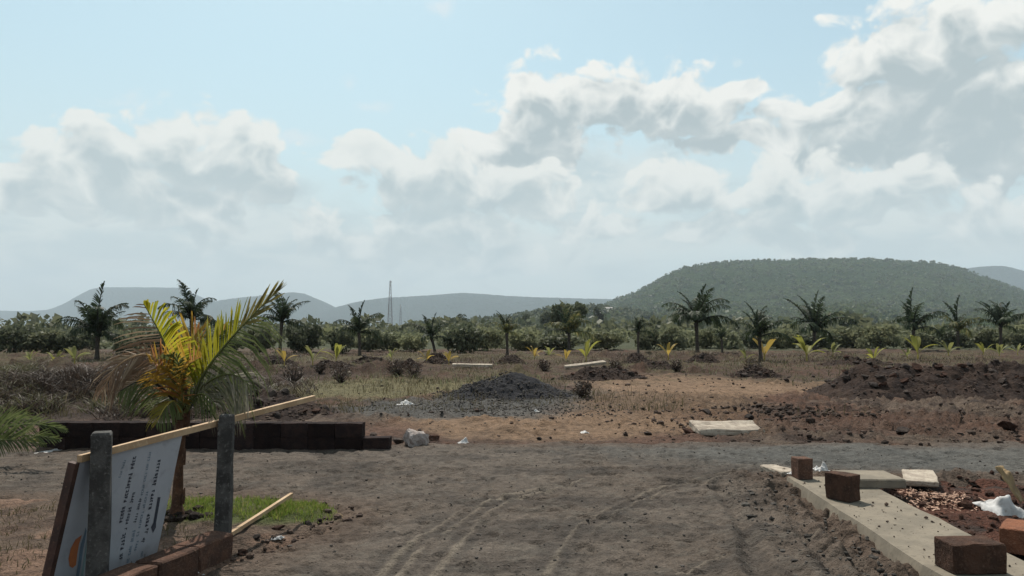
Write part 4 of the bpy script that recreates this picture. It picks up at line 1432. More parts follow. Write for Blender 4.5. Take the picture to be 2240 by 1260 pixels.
def cloud_mesh(name, n, lobes, size, seed, mat):
    V, Fq = leaf_cloud(n, lobes, size, seed)
    o = mesh_np(name, V, Fq, mat)
    me = o.data
    bpy.data.objects.remove(o)
    return me


SHR = []
for i in range(7):
    m_ = (M_SH1, M_SH2, M_SH3, M_SH1, M_SH2, M_SH3, M_SH1)[i]
    SHR.append((cloud_mesh('crown', 1500, lobes_for(1.0, 1.0, 9 + i % 3, 700 + i, 0.38), 0.075, 720 + i, m_), stems_mesh(0.75, 5, 740 + i, 0.035, 0.5)))

SHRUBS = []   # px, base py, top py, half width px, kind, label
FIX = [
    (1005, 775, 697, 62, 1, 'large round dark green bush left of the small slim palm'),
    (655, 772, 706, 55, 4, 'dark rounded bush between the two palms right of the yellow palm'),
    (745, 772, 712, 40, 1, 'dark bush left of the lattice mast'),
    (80, 775, 722, 75, 0, 'broad green bush at the left edge of the scrub'),
    (1790, 762, 722, 60, 1, 'dark low bush at the foot of the spreading palm'),
    (1225, 766, 722, 75, 3, 'wide grey-green bush under the big round tree'),
    (1480, 766, 712, 48, 0, 'green bush just left of the tallest palm'),
    (2090, 762, 716, 52, 1, 'dark bush behind the second palm from the right'),
    (1935, 764, 712, 50, 2, 'light green bush left of the third palm from the right'),
    (1880, 762, 708, 62, 5, 'light yellow-green bush right of the spreading palm'),
    (345, 775, 715, 60, 1, 'dark bush behind the left fronds of the yellow palm'),
    (560, 772, 712, 45, 0, 'green bush behind the right fronds of the yellow palm'),
    (850, 768, 722, 50, 3, 'low green bush under the lattice mast'),
    (905, 768, 716, 45, 5, 'light green bush between mast and round dark bush'),
    (1330, 766, 724, 55, 2, 'light low bush right of the big round tree'),
    (1600, 764, 716, 45, 3, 'green bush behind the low drooping palm'),
    (1720, 764, 718, 45, 5, 'light bush between the small upright palm and the spreading palm'),
    (2180, 764, 714, 50, 0, 'green bush behind the rightmost palm'),
    (2250, 764, 716, 45, 3, 'green bush at the right edge of the scrub'),
    (1140, 768, 720, 50, 5, 'light bush right behind the small slim palm'),
    (150, 776, 716, 55, 4, 'dark green bush left of the leftmost palm'),
    (262, 776, 722, 50, 3, 'grey-green bush right of the leftmost palm'),
    (10, 776, 712, 60, 1, 'dark bush in the left corner of the scrub'),
    (2030, 764, 720, 48, 3, 'green bush between the third and second palm from the right'),
    (1420, 766, 720, 42, 3, 'small green bush behind the thin-stemmed palm'),
    (1650, 762, 726, 40, 1, 'small dark bush behind the small upright palm'),
    (480, 772, 706, 60, 3, 'green bush hidden behind the top of the yellow palm'),
    (800, 768, 716, 45, 6, 'green bush behind the short palm before the mast'),
    (1065, 768, 708, 48, 2, 'light green bush right of the round dark bush'),
    (1550, 762, 722, 40, 2, 'light bush behind the tallest palm'),
]
for i, (px, by, ty, hw, kd, lab) in enumerate(FIX):
    b = GS(px, by)
    h = (P(px, ty, b.y).z - b.z) * (0.78 + 0.26 * ((i * 0.618) % 1))
    wd = hw * b.y / F
    root = empty('shrub', (b.x, b.y + wd * 0.5, b.z - 0.03), i * 1.7)
    root.scale = (wd, wd, h * 1.05)
    tag(root, lab, 'shrub', 'shrubs along the edge of the scrub')
    obj('crown', SHR[kd][0], root); obj('stem', SHR[kd][1], root)


def tree(name, label, px, by, ty, hw, mat, seed, n=2600, d=None, size=0.16):
    b = GS(px, by) if d is None else Vector((ray(px, HZ).x * d, d, 0.0))
    h = P(px, ty, b.y).z - b.z; wd = hw * b.y / F
    root = empty(name, (b.x, b.y, b.z))
    tag(root, label, 'tree', 'trees rising from the scrub')
    r = random.Random(seed)
    lob = []
    for i in range(14):
        a = r.uniform(0, 6.283); q = wd * r.uniform(0.1, 0.75); s = r.uniform(0.18, 0.40)
        lob.append((math.cos(a) * q, math.sin(a) * q, h * r.uniform(0.42, 0.84), wd * s, wd * s, h * s * 0.55))
    obj('crown', cloud_mesh('crown', n, lob, size * wd / 2.0, seed, mat), root)
    V, Fc = [], []
    v, f = tube([Vector((0, 0, -0.2)), Vector((0.05, 0, h * 0.2)), Vector((0, 0.05, h * 0.42))], [h * 0.035, h * 0.028, h * 0.022], 8)
    V += v; Fc += f
    for i in range(6):
        a = r.uniform(0, 6.283); dd = Vector((math.cos(a), math.sin(a), 0)) * wd * 0.6
        v, f = tube([Vector((0, 0, h * 0.32)), dd * 0.4 + Vector((0, 0, h * 0.52)), dd + Vector((0, 0, h * r.uniform(0.6, 0.8)))], [h * 0.02, h * 0.013, h * 0.005], 6)
        Fc += [tuple(q + len(V) for q in ff) for ff in f]; V += v
    mesh_obj('trunk', V, Fc, M_BARK, root, True)


tree('tree', 'big round dark tree behind the palm with pale ribs', 1240, 752, 664, 46, M_SH2, 801, 3000, 90)
tree('tree', 'distant round tree at the left shoulder of the wooded rise', 1195, 740, 676, 22, M_SH2, 802, 1400, 260, 0.2)
tree('tree', 'distant dark tree beside the white houses', 1312, 738, 664, 16, M_SH2, 803, 1200, 330, 0.2)
tree('tree', 'small distant tree on the rise between round tree and slim palm', 1150, 735, 684, 16, M_SH2, 804, 1000, 300, 0.2)
tree('tree', 'dark distant tree between the mast and the round bush', 1010, 738, 684, 16, M_SH2, 805, 1000, 180, 0.2)
tree('tree', 'distant dark trees clump between spreading palm and third palm', 1870, 735, 690, 42, M_SH2, 806, 1600, 200, 0.2)

# far scrub, too dense to count
g = np.random.default_rng(9)


def scrub(name, label, n, d0, d1, hmin, hmax, quads, mat, seed):
    g = np.random.default_rng(seed)
    dist = np.exp(g.uniform(math.log(d0), math.log(d1), n))
    ux = g.uniform(-0.95, 0.95, n)
    h = g.uniform(hmin, hmax, n) * (0.55 + 0.9 * g.random(n) ** 2); wd = h * g.uniform(0.6, 1.1, n)
    d = g.normal(size=(n, quads, 3)); d /= np.linalg.norm(d, axis=2)[..., None]
    rad = g.uniform(0.55, 1.05, (n, quads, 1))
    c = d * rad * np.stack([wd, wd, h * 0.5], -1)[:, None, :]
    c[..., 2] += h[:, None] * 0.5
    c += np.stack([ux * dist, dist, np.full(n, -0.05)], -1)[:, None, :]
    a = g.normal(size=(n, quads, 3)); a /= np.linalg.norm(a, axis=2)[..., None]
    b = np.cross(a, g.normal(size=(n, quads, 3))); b /= np.linalg.norm(b, axis=2)[..., None]
    s = (wd[:, None, None] * 0.22) * g.uniform(0.5, 1.3, (n, quads, 1))
    V = np.stack([c - a * s, c + b * s * 0.7, c + a * s, c - b * s * 0.7], 2).reshape(-1, 3)
    o = mesh_np(name, V, np.arange(len(V)).reshape(-1, 4), mat)
    tag(o, label, kind='stuff')


scrub('scrub', 'dense green scrub behind the row of palms', 320, 58, 150, 0.6, 1.5, 130, M_SH1, 91)
scrub('scrub', 'light green bushes of the plain', 420, 70, 300, 0.8, 1.9, 110, M_SH3, 92)
scrub('far_scrub', 'hazy green scrub covering the plain to the hills', 1700, 150, 1500, 1.4, 4.0, 55, M_SH1, 93)
scrub('far_scrub', 'dark trees dotting the far plain', 420, 220, 1700, 2.2, 5.5, 60, M_SH2, 94)


def hill_trees(name, label, arrays, n, hmin, hmax, quads, mat, seed):
    X, Y, H = arrays
    g = np.random.default_rng(seed)
    iy = g.integers(8, int(X.shape[0] * 0.76), n); ix = g.integers(3, X.shape[1] - 3, n)
    c0 = np.stack([X[iy, ix], Y[iy, ix], H[iy, ix]], -1)
    h = g.uniform(hmin, hmax, n); wd = h * g.uniform(0.5, 0.9, n)
    d = g.normal(size=(n, quads, 3)); d /= np.linalg.norm(d, axis=2)[..., None]
    c = d * g.uniform(0.5, 1.0, (n, quads, 1)) * np.stack([wd, wd, h * 0.5], -1)[:, None, :]
    c[..., 2] += h[:, None] * 0.4
    c += c0[:, None, :]
    a = g.normal(size=(n, quads, 3)); a /= np.linalg.norm(a, axis=2)[..., None]
    b = np.cross(a, g.normal(size=(n, quads, 3))); b /= np.linalg.norm(b, axis=2)[..., None]
    s = (wd[:, None, None] * 0.42) * g.uniform(0.6, 1.3, (n, quads, 1))
    V = np.stack([c - a * s, c + b * s, c + a * s, c - b * s], 2).reshape(-1, 3)
    tag(mesh_np(name, V, np.arange(len(V)).reshape(-1, 4), mat), label, kind='stuff')


hill_trees('hill_wood', 'open woodland covering the long hill', HILLTREES[0], 4500, 4, 9, 14, M_HTREE, 95)
hill_trees('hill_wood', 'dark trees scattered over the long hill', HILLTREES[0], 1100, 5, 10, 14, M_SH2, 96)
hill_trees('hill_wood', 'trees on the low rise', HILLTREES[-1], 900, 4, 8, 20, M_SH2, 97)

# ------------------------------------------------------------------ masts and houses far off


def mast(label, px, top, d, wbase, sections):
    base = Vector((ray(px, HZ).x * d, d, 0)); H = P(px, top, d).z
    root = empty('lattice_mast', base)
    tag(root, label, 'mast', 'lattice masts on the plain')

    def corner(k_, z):
        q = wbase * (1 - 0.8 * z / H) / 2
        return Vector((q * (1, -1, -1, 1)[k_], q * (1, 1, -1, -1)[k_], z))
    t_ = H * 0.0032
    for k_ in range(4):
        V, Fc = tube([corner(k_, 0), corner(k_, H * 0.5), corner(k_, H)], [t_, t_ * 0.8, t_ * 0.6], 4)
        mesh_obj('leg', V, Fc, M_STEEL, root)
    V, Fc = [], []
    for s in range(sections):
        z0, z1 = H * s / sections, H * (s + 1) / sections
        for k_ in range(4):
            for a, b in ((corner(k_, z0), corner((k_ + 1) % 4, z1)), (corner((k_ + 1) % 4, z0), corner(k_, z1)), (corner(k_, z1), corner((k_ + 1) % 4, z1))):
                v, f = tube([a, b], t_ * 0.45, 3, False)
                Fc += [tuple(q + len(V) for q in ff) for ff in f]; V += v
    o = mesh_obj('bracing', V, Fc, M_STEEL, root); o['kind'] = 'stuff'
    for z, a in ((0.97, 0.3), (0.93, 2.4), (0.88, 4.4), (0.95, 5.4)):
        q = wbase * 0.16
        c = Vector((math.cos(a) * q, math.sin(a) * q, H * z))
        V, Fc = tube([c - Vector((0, 0, H * 0.02)), c + Vector((0, 0, H * 0.02))], H * 0.008, 6)
        mesh_obj('antenna', V, Fc, M_LIME, root)


mast('tall thin lattice mast left of the centre, above the short palm', 853, 614, 520, 3.6, 14)
mast('small lattice mast just right of the tall mast', 876, 666, 700, 2.6, 9)


def house(label, at, w_, dp, h, rz):
    b = at + Vector((0, dp / 2, 0.3))
    root = empty('house', (b.x, b.y, b.z), rz)
    tag(root, label, 'house', 'white houses on the rise')
    obj('wall', bm_mesh('wall', box_bm(w_, dp, h, 0.02), M_LIME), root, (0, 0, 0))
    bm = bmesh.new()
    e = 0.4
    vs = [bm.verts.new(c) for c in ((-w_ / 2 - e, -dp / 2 - e, h), (w_ / 2 + e, -dp / 2 - e, h), (w_ / 2 + e, dp / 2 + e, h), (-w_ / 2 - e, dp / 2 + e, h), (-w_ / 2 - e, 0, h + dp * 0.28), (w_ / 2 + e, 0, h + dp * 0.28))]
    for f in ((0, 1, 5, 4), (2, 3, 4, 5), (0, 4, 3), (1, 2, 5), (3, 2, 1, 0)):
        bm.faces.new([vs[q] for q in f])
    obj('roof', bm_mesh('roof', bm, M_ROOF), root, (0, 0, 0.01))
    for x in (-w_ * 0.3, w_ * 0.3):
        wn = obj('window', bm_mesh('window', box_bm(1.1, 0.1, 1.2, 0.01), M_DOOR), root, (x, -dp / 2 - 0.03, 1.0))
        obj('pane', bm_mesh('pane', box_bm(0.9, 0.04, 1.0, 0.0), M_DARKGL), wn, (0, -0.05, 0.1))
    obj('door', bm_mesh('door', box_bm(1.0, 0.1, 2.1, 0.01), M_DOOR), root, (0, -dp / 2 - 0.03, 0.0))
    # plinth down into the slope
    obj('plinth', bm_mesh('plinth', box_bm(w_ + 0.3, dp + 0.3, 1.6, 0.02), M_ROOF), root, (0, 0, -1.6))


house('small white house left of the dark distant tree on the rise', HOUSE_AT[0], 5.4, 4, 2.6, 0.1)
house('upper white house near the foot of the long hill', HOUSE_AT[1], 8.0, 5, 3.0, -0.15)
house('small pale house highest on the slope below the long hill', HOUSE_AT[2], 6.0, 4, 2.6, 0.2)

# ------------------------------------------------------------------ heaps
pc = GS(1112, 868)
pc = Vector((pc.x, pc.y + 1.0, 0))
nr_, nt_ = 60, 120
rr = np.linspace(0, 1, nr_)[:, None]; th = np.linspace(0, 2 * math.pi, nt_)[None, :]
Xp = pc.x + rr * np.cos(th) * 1.62; Yp = pc.y + rr * np.sin(th) * 1.25
hh = np.clip(1 - rr - 0.0 * th, 0, 1)
Hp = 0.72 * np.sqrt((1 - rr) ** 2 + 0.03) + 0 * th - 0.10
Hp = Hp * (0.62 + 0.7 * fbm(Xp, Yp, 0.9, 3, 403)) + (fbm(Xp, Yp, 6, 4, 401, 0.6) - 0.5) * 0.14 * np.clip(rr * 5, 0, 1) * (1 - rr * 0.5)
Hp = Hp + 0.10 * np.exp(-((Xp - pc.x - 0.35) ** 2 + (Yp - pc.y) ** 2) / 0.15)
Zp = surf_n(Xp, Yp) + np.where(rr > 0.97, -0.1, Hp - 0.02)
o = mesh_np('gravel_heap', np.stack([Xp, Yp, Zp], -1).reshape(-1, 3), grid_faces(nr_, nt_), M_GRAVELPILE, None, True)
tag(o, 'heap of dark blue-grey gravel in the middle of the plot', 'gravel heap')
gg = np.random.default_rng(31)
aa = gg.uniform(0, 6.283, 1500); qq = np.sqrt(gg.uniform(0, 1.35, 1500))
xs = pc.x + np.cos(aa) * qq * 1.62; ys = pc.y + np.sin(aa) * qq * 1.25
zz = 0.72 * np.sqrt(np.clip(1 - qq, 0, 1) ** 2 + 0.03) * 0.97 - 0.11
small_stones('gravel', np.stack([xs, ys], -1), gg.uniform(0.02, 0.06, 1500), M_CHIPS, 0.3, o, surf_n(xs, ys) + np.where(qq < 0.97, np.maximum(zz, 0), 0))

ROCKS = [rock_mesh('stone', 900 + i, M_STONE, 2, 0.6 + 0.06 * i) for i in range(6)]
CLODS = [rock_mesh('clod', 950 + i, M_CLOD, 2, 0.75, 0.8) for i in range(4)]


def heap(name, label, X0, X1, yc, wid, hgt, seed, nstones, mat, side=1):
    nx, ny = 200, 90
    xs = np.linspace(X0, X1, nx)[None, :]; vs = np.linspace(-1, 1, ny)[:, None]
    X = xs + 0 * vs; V_ = vs + 0 * xs
    Y = yc + V_ * wid + (fbm(X, X * 0, 0.3, 2, seed) - 0.5) * 0.8
    rl = min(1.6, 0.42 * (X1 - X0))
    e = sstep(X, X0, X0 + rl) * (1 - sstep(X, X1 - rl, X1))
    prof = np.clip(1 - np.abs(V_), 0, 1) ** 0.8
    lump = fbm(X, Y, 1.3, 4, seed + 3, 0.6)

    def hf(X, V_, Y, e, prof):
        return hgt * prof * e * (0.55 + 0.8 * fbm(X, Y, 0.55, 3, seed + 9)) + (fbm(X, Y, 3.0, 4, seed + 4, 0.62) - 0.5) * 0.42 * prof * e
    H = hf(X, V_, Y, e, prof)
    Z = surf_n(X, Y) * 0.5 + H - 0.06
    m = mesh_np(name, np.stack([X, Y, Z], -1).reshape(-1, 3), grid_faces(ny, nx), mat, None, True)
    tag(m, label, 'mound')
    r = random.Random(seed)
    for i in range(nstones):
        ix = r.randrange(12, nx - 3); iv = r.randrange(4, ny // 2 + 8)
        s = r.choice((0.09, 0.11, 0.14, 0.16, 0.19, 0.23, 0.29)) * (0.7 if iv < 14 else 1)
        st_ = r.random() < 0.55
        o = obj('stone' if st_ else 'clod', (ROCKS if st_ else CLODS)[r.randrange(4)], m, (X[iv, ix], Y[iv, ix] - 0.02, Z[iv, ix] + s * 0.06), (r.uniform(-0.7, 0.5), r.uniform(-0.5, 0.5), r.uniform(0, 6.28)))
        o.scale = (s * r.uniform(1, 1.5), s * r.uniform(0.8, 1.1), s * r.uniform(0.7, 1.2))
    k_ = 900
    ix = np.random.default_rng(seed).integers(5, nx, k_); iv = np.random.default_rng(seed + 1).integers(2, ny - 2, k_)
    small_stones('rubble', np.stack([X[iv, ix], Y[iv, ix]], -1), np.random.default_rng(seed + 2).uniform(0.02, 0.075, k_), M_STONES, 0.35, m, Z[iv, ix])
    return m


M_MOUND = mottled('turned red soil', (0.042, 0.028, 0.022), (0.024, 0.017, 0.015), 2.2, (0.064, 0.046, 0.037), 14, 0.97, 0.1, 1.0, 0.05)
mr0 = GS(1830, 876)
heap('earth_mound', 'long mound of dark red earth and rubble on the right', mr0.x - 0.2, 17.5, mr0.y + 1.3, 1.7, 0.88, 41, 190, M_MOUND)
ml0 = GS(700, 905)
heap('earth_mound', 'low heap of brown earth behind the laterite wall', -6.6, ml0.x + 0.5, 14.2, 1.2, 0.5, 43, 40, M_MOUND)
mk = GS(1320, 832)
heap('earth_mound', 'low dark earth ridge under the tilted concrete plank', mk.x - 1.8, mk.x + 1.9, mk.y + 0.8, 0.9, 0.42, 47, 20, M_MOUND)
mk = GS(1650, 826)
heap('earth_mound', 'small dark lumps of earth left of the long mound', mk.x - 1.0, mk.x + 1.4, mk.y + 0.4, 0.7, 0.42, 49, 24, M_MOUND)
for (px, by, hw, hgt, lab) in ((720, 812, 90, 0.40, 'long low spoil mound left of the flat concrete plank'), (1440, 806, 70, 0.34, 'low spoil mound before the tallest palm'), (1900, 800, 110, 0.36, 'low spoil mound behind the long rubble mound'),
                               (300, 800, 80, 0.45, 'low spoil mound behind the left brush'), (880, 806, 60, 0.36, 'small spoil mound under the dry bushes left of the heap')):
    q = GS(px, by); w_ = hw * q.y / F
    heap('earth_mound', lab, q.x - w_, q.x + w_, q.y + 0.9, 0.9, hgt, 90 + px, 8, M_MOUND)
# dark pits of soil at the feet of palms
for (px, by, hw, lab) in ((585, 800, 62, 'low dark soil ring at the foot of the tall palm right of the yellow palm'),
                          (800, 800, 58, 'low dark soil ring at the foot of the short palm'),
                          (1118, 798, 48, 'low dark soil ring at the foot of the small slim palm'),
                          (1400, 796, 44, 'low dark soil ring at the foot of the thin-stemmed palm'),
                          (1545, 796, 52, 'low dark soil ring at the foot of the tallest palm'),
                          (950, 798, 40, 'low dark soil ring at the foot of the ragged palm')):
    q = GS(px, by); w_ = hw * q.y / F
    heap('earth_mound', lab, q.x - w_, q.x + w_, q.y + 0.9, 0.8, 0.46, 60 + px, 8, M_MOUND)

# ------------------------------------------------------------------ single stones, litter
STN = [(1508, 950, 0.20, 'dark stone at the left end of the tilted slab'), (1640, 918, 0.24, 'dark clod behind the tilted pale slab'), (1545, 908, 0.26, 'flat dark clod left of the dark rubble strip'),
       (1750, 945, 0.18, 'stone on red soil right of the tilted slab'), (1850, 842, 0.34, 'dark boulder at the left tip of the long mound'), (1812, 838, 0.26, 'small dark boulder left of the mound tip'),
       (950, 962, 0.20, 'reddish brown stone right of the white broken block'), (935, 972, 0.14, 'small brown stone touching the white broken block'), (872, 972, 0.20, 'dark brown stone between wall end and broken block'),
       (2098, 868, 0.30, 'pale flat stone at the foot of the long mound'), (2130, 884, 0.22, 'smaller pale stone in front of the mound foot'), (2010, 872, 0.24, 'dark stone at the foot of the mound'),
       (2205, 940, 0.34, 'rough dark stone at the right edge beyond the road'), (1975, 950, 0.26, 'low brown clod beside the far road edge'), (1180, 962, 0.10, 'small stone at the far road edge near the centre'),
       (606, 1160, 0.10, 'black stone lying against the grass tip'), (560, 1180, 0.08, 'small brown stone by the pale stick'), (672, 1148, 0.08, 'pale small stone at the grass edge'), (530, 1212, 0.09, 'grey stone just off the kerb end'), (700, 1140, 0.06, 'small dark stone right of the grass')]
for i, (px, py, s, lab) in enumerate(STN):
    q = GS(px, py)
    o = obj('stone', (ROCKS if i % 3 else CLODS)[i % 4], None, (q.x, q.y, q.z + s * 0.16), (0.1 * (i % 3), 0.1, i * 1.1))
    o.scale = (s * 1.35, s, s * 0.9)
    tag(o, lab, 'stone', 'loose stones about the plot')


def crumple(name, label, cat, loc, sx_, sy_, amp, mat, seed, rz=0.0, tilt=0.0, group=None):
    n_ = 22
    V, Fc = [], []
    for j in range(n_):
        for i in range(n_):
            x, y = (i / (n_ - 1) - 0.5), (j / (n_ - 1) - 0.5)
            e = mnoise.noise_vector(Vector((x * 3 + seed, y * 3, seed * 1.7))) * 0.7 + mnoise.noise_vector(Vector((x * 8 + seed, y * 8, seed))) * 0.28
            rim = 1 - 0.25 * (abs(x) * 2) ** 3 * (mnoise.noise(Vector((y * 7, seed, 0))) + 0.6)
            z = amp * max(0, 0.55 + e.z * 1.4) * max(0.0, 1 - 3.6 * x * x) * max(0.0, 1 - 3.6 * y * y) + 0.004
            V.append(Vector((x * sx_ * rim + e.x * 0.12 * sx_, y * sy_ + e.y * 0.12 * sy_, max(z, 0.004) + y * tilt)))
    for j in range(n_ - 1):
        for i in range(n_ - 1):
            a = j * n_ + i
            Fc.append((a, a + 1, a + n_ + 1, a + n_))
    o = mesh_obj(name, V, Fc, mat, None, True)
    md = o.modifiers.new('thickness', 'SOLIDIFY'); md.thickness = 0.003
    o.location = loc; o.rotation_euler = (0, 0, rz)
    return tag(o, label, cat, group)


for i, (px, py, sx_, sy_, amp, lab) in enumerate(((607, 1180, 0.09, 0.08, 0.03, 'crumpled white plastic by the grass tip'), (1014, 970, 0.17, 0.10, 0.06, 'white plastic scrap right of the wall end'),
                                                   (1278, 948, 0.16, 0.12, 0.05, 'white scrap on the red soil at the centre'), (886, 886, 0.34, 0.25, 0.07, 'pale torn sheet on the soil behind the wall'),
                                                   (1174, 901, 0.10, 0.10, 0.05, 'tiny white scrap in front of the gravel heap'), (110, 988, 0.55, 0.16, 0.02, 'pale strip of sheet on the road below the left fronds'),
                                                   (430, 1258, 0.10, 0.08, 0.02, 'pale scrap on the road at the bottom below the kerb'))):
    q = GS(px, py)
    crumple('plastic_scrap', lab, 'litter', (q.x, q.y, q.z + 0.004), sx_, sy_, amp, M_WHITE, 3 + i * 1.3, i * 0.9, 0, 'white litter on the ground')
q = G(1800, 1030, ZT)
crumple('plastic_scrap', 'white plastic lump behind the upright block', 'litter', (q.x - 0.02, q.y + 0.02, ZT + 0.002), 0.16, 0.14, 0.10, M_WHITE, 31, 0.4, 0, 'white litter on the ground')
q = G(1737, 1040, ZT)
crumple('plastic_scrap', 'white plastic bit left of the upright block', 'litter', (q.x, q.y + 0.05, ZT + 0.002), 0.09, 0.10, 0.05, M_WHITE, 37, 0.8, 0, 'white litter on the ground')
q = GS(2222, 1134)
sk = crumple('torn_sack', 'torn white sack lying on the red soil at the right', 'sack', (q.x, q.y + 0.15, q.z + 0.01), 0.42, 0.32, 0.11, M_WHITE, 43, 0.25, 0.12)
q = GS(2215, 1100)
crumple('paper_piece', 'bent brown paper piece on top of the torn white sack', 'paper', (q.x + 0.0, q.y + 0.02, q.z + 0.16), 0.20, 0.18, 0.10, M_CARD, 47, 0.7, 0.30)
gg = np.random.default_rng(77)
V, Fc = [], []
c = GS(2035, 1092)
for i in range(380):
    x, y = c.x + gg.normal() * 0.16, c.y + gg.normal() * 0.16
    if x < slab_x(y) + 0.72: x = slab_x(y) + 0.72 + abs(gg.normal()) * 0.1
    z = surf(x, y) + 0.012 + 0.01 * gg.random(); a = gg.uniform(0, 6.28); L = gg.uniform(0.01, 0.035); w_ = gg.uniform(0.003, 0.008)
    d = Vector((math.cos(a), math.sin(a), gg.normal() * 0.3)) * L; s_ = Vector((-math.sin(a), math.cos(a), gg.normal() * 0.4)) * w_
    p = Vector((x, y, z)); b = len(V)
    V += [p - d - s_, p + d - s_, p + d + s_, p - d + s_]; Fc.append((b, b + 1, b + 2, b + 3))
tag(mesh_obj('wood_shavings', V, Fc, M_SHAVE), 'pale wood shavings strewn on the red soil beside the slabs', kind='stuff')

# dark log leaning in the brush left of centre
a = GS(612, 886); b = P(556, 832, a.y + 0.5)
V, Fc = tube([a + Vector((0, 0, 0.02)), a.lerp(b, 0.5) + Vector((0, 0, 0.02)), b], [0.06, 0.055, 0.045], 8)
tag(mesh_obj('log', V, Fc, M_BARK, None, True), 'dark log leaning on the earth heap right of the yellow palm', 'log')

# loose gravel and rubble
gg = np.random.default_rng(55)


def scatter(n, x0, x1, y0, y1, cond):
    x = gg.uniform(x0, x1, n); y = np.exp(gg.uniform(math.log(y0), math.log(y1), n))
    k_ = cond(x, y)
    return np.stack([x[k_], y[k_]], -1)


xy = scatter(7000, -6, 6, 3.2, 10.5, lambda x, y: (road_sd(x, y) > 0.05) & (np.abs(x) < y * 0.8))
o = small_stones('road_gravel', xy, gg.gamma(2.0, 0.0045, len(xy)).clip(0.005, 0.03), M_CHIPS, 0.25); tag(o, 'loose chippings on the road')
xy = scatter(1100, 1.5, 2.9, 3.5, 8.0, lambda x, y: (x < slab_x(y) - 0.04) & (x > slab_x(y) - 0.75))
o = small_stones('soil_clods', xy, gg.gamma(2.2, 0.010, len(xy)).clip(0.010, 0.07), M_CHIPS, 0.3); tag(o, 'dark clods along the slab strip')
xy = scatter(170, 2.6, 3.3, 3.5, 7.5, lambda x, y: (x > slab_x(y) + 0.03) & (x < slab_x(y) + 0.64))
o = small_stones('crumbs', xy, gg.uniform(0.006, 0.02, len(xy)) * np.where(gg.random(len(xy)) < 0.06, 2.6, 1), M_STONES, 0.1, None, np.full(len(xy), ZT)); tag(o, 'crumbs of soil on the slab strip')
xy = scatter(900, 3.2, 6.0, 4.0, 8.2, lambda x, y: x > slab_x(y) + 0.72)
o = small_stones('red_clods', xy, gg.gamma(2.0, 0.016, len(xy)).clip(0.012, 0.10), M_CLOD, 0.3); tag(o, 'clods in the red soil right of the slabs')
xy = scatter(4200, -14, 14, 10.3, 26, lambda x, y: (np.abs(x) < y * 0.78) & ((x > 1.5) | (gg.random(len(x)) < 0.35)))
o = small_stones('field_rubble', xy, gg.gamma(1.6, 0.022, len(xy)).clip(0.015, 0.16), M_STONES, 0.3); tag(o, 'rubble strewn over the far side of the road')
xy = scatter(1500, 1.5, 10.5, 10.6, 15.0, lambda x, y: (x > 1.2 + 2.0 * gg.random(len(x))) & (fbm(x, y, 1.2, 3, 660) > 0.42))
o = small_stones('turned_rubble', xy, gg.gamma(1.7, 0.020, len(xy)).clip(0.012, 0.13), M_STONES, 0.3); tag(o, 'stones and clods in the turned soil below the long mound')
pr = GS(1730, 903)
xy = np.stack([pr.x + gg.normal(size=500) * 0.55, pr.y + gg.normal(size=500) * 0.7], -1)
o = small_stones('dark_rubble', xy, gg.gamma(2.0, 0.026, 500).clip(0.02, 0.13), M_STONES, 0.25); tag(o, 'strip of dark rubble beyond the tilted slab')
pr = GS(1060, 893)
xy = np.stack([pr.x + gg.normal(size=1600) * 1.3, pr.y + gg.normal(size=1600) * 0.8], -1)
o = small_stones('spilt_gravel', xy, gg.uniform(0.015, 0.05, 1600), M_CHIPS, 0.3); tag(o, 'grey gravel spilt in front of the heap')
xy = scatter(420, -2.3, -1.1, 5.0, 7.4, lambda x, y: (np.abs(sdf_poly(x, y, ISLAND)) < 0.14))
o = small_stones('edge_rubble', xy, gg.gamma(2.0, 0.012, len(xy)).clip(0.01, 0.06), M_STONES, 0.2); tag(o, 'crumbly rubble round the grass island')

# ------------------------------------------------------------------ grass, dry brush


def blades(name, label, xy, h, w_, mat, lean=0.5, seed=1, z=None):
    g = np.random.default_rng(seed)
    n_ = len(xy)
    z = surf_n(xy[:, 0], xy[:, 1]) if z is None else z
    hh = h * g.uniform(0.5, 1.2, n_) if np.isscalar(h) else h
    a = g.uniform(0, 6.283, n_); t_ = g.uniform(0, 6.283, n_)
    d = np.stack([np.cos(a), np.sin(a), np.zeros(n_)], -1) * (hh * lean * g.uniform(0.2, 1.2, n_))[:, None]
    s = np.stack([np.cos(t_), np.sin(t_), np.zeros(n_)], -1) * (w_ * g.uniform(0.6, 1.3, n_))[:, None]
    b = np.stack([xy[:, 0], xy[:, 1], z - 0.01], -1)
    up = np.stack([0 * hh, 0 * hh, hh], -1)
    V = np.stack([b - s, b + s, b + d * 0.35 + up * 0.6 + s * 0.75, b + d * 0.35 + up * 0.6 - s * 0.75, b + d + up * 0.95 + s * 0.1, b + d + up * 0.95 - s * 0.1], 1).reshape(-1, 3)
    k_ = np.arange(n_)[:, None] * 6
    Fq = np.concatenate([k_ + np.array([0, 1, 2, 3]), k_ + np.array([3, 2, 4, 5])], 0)
    o = mesh_np(name, V, Fq, mat)
    return tag(o, label, kind='stuff')


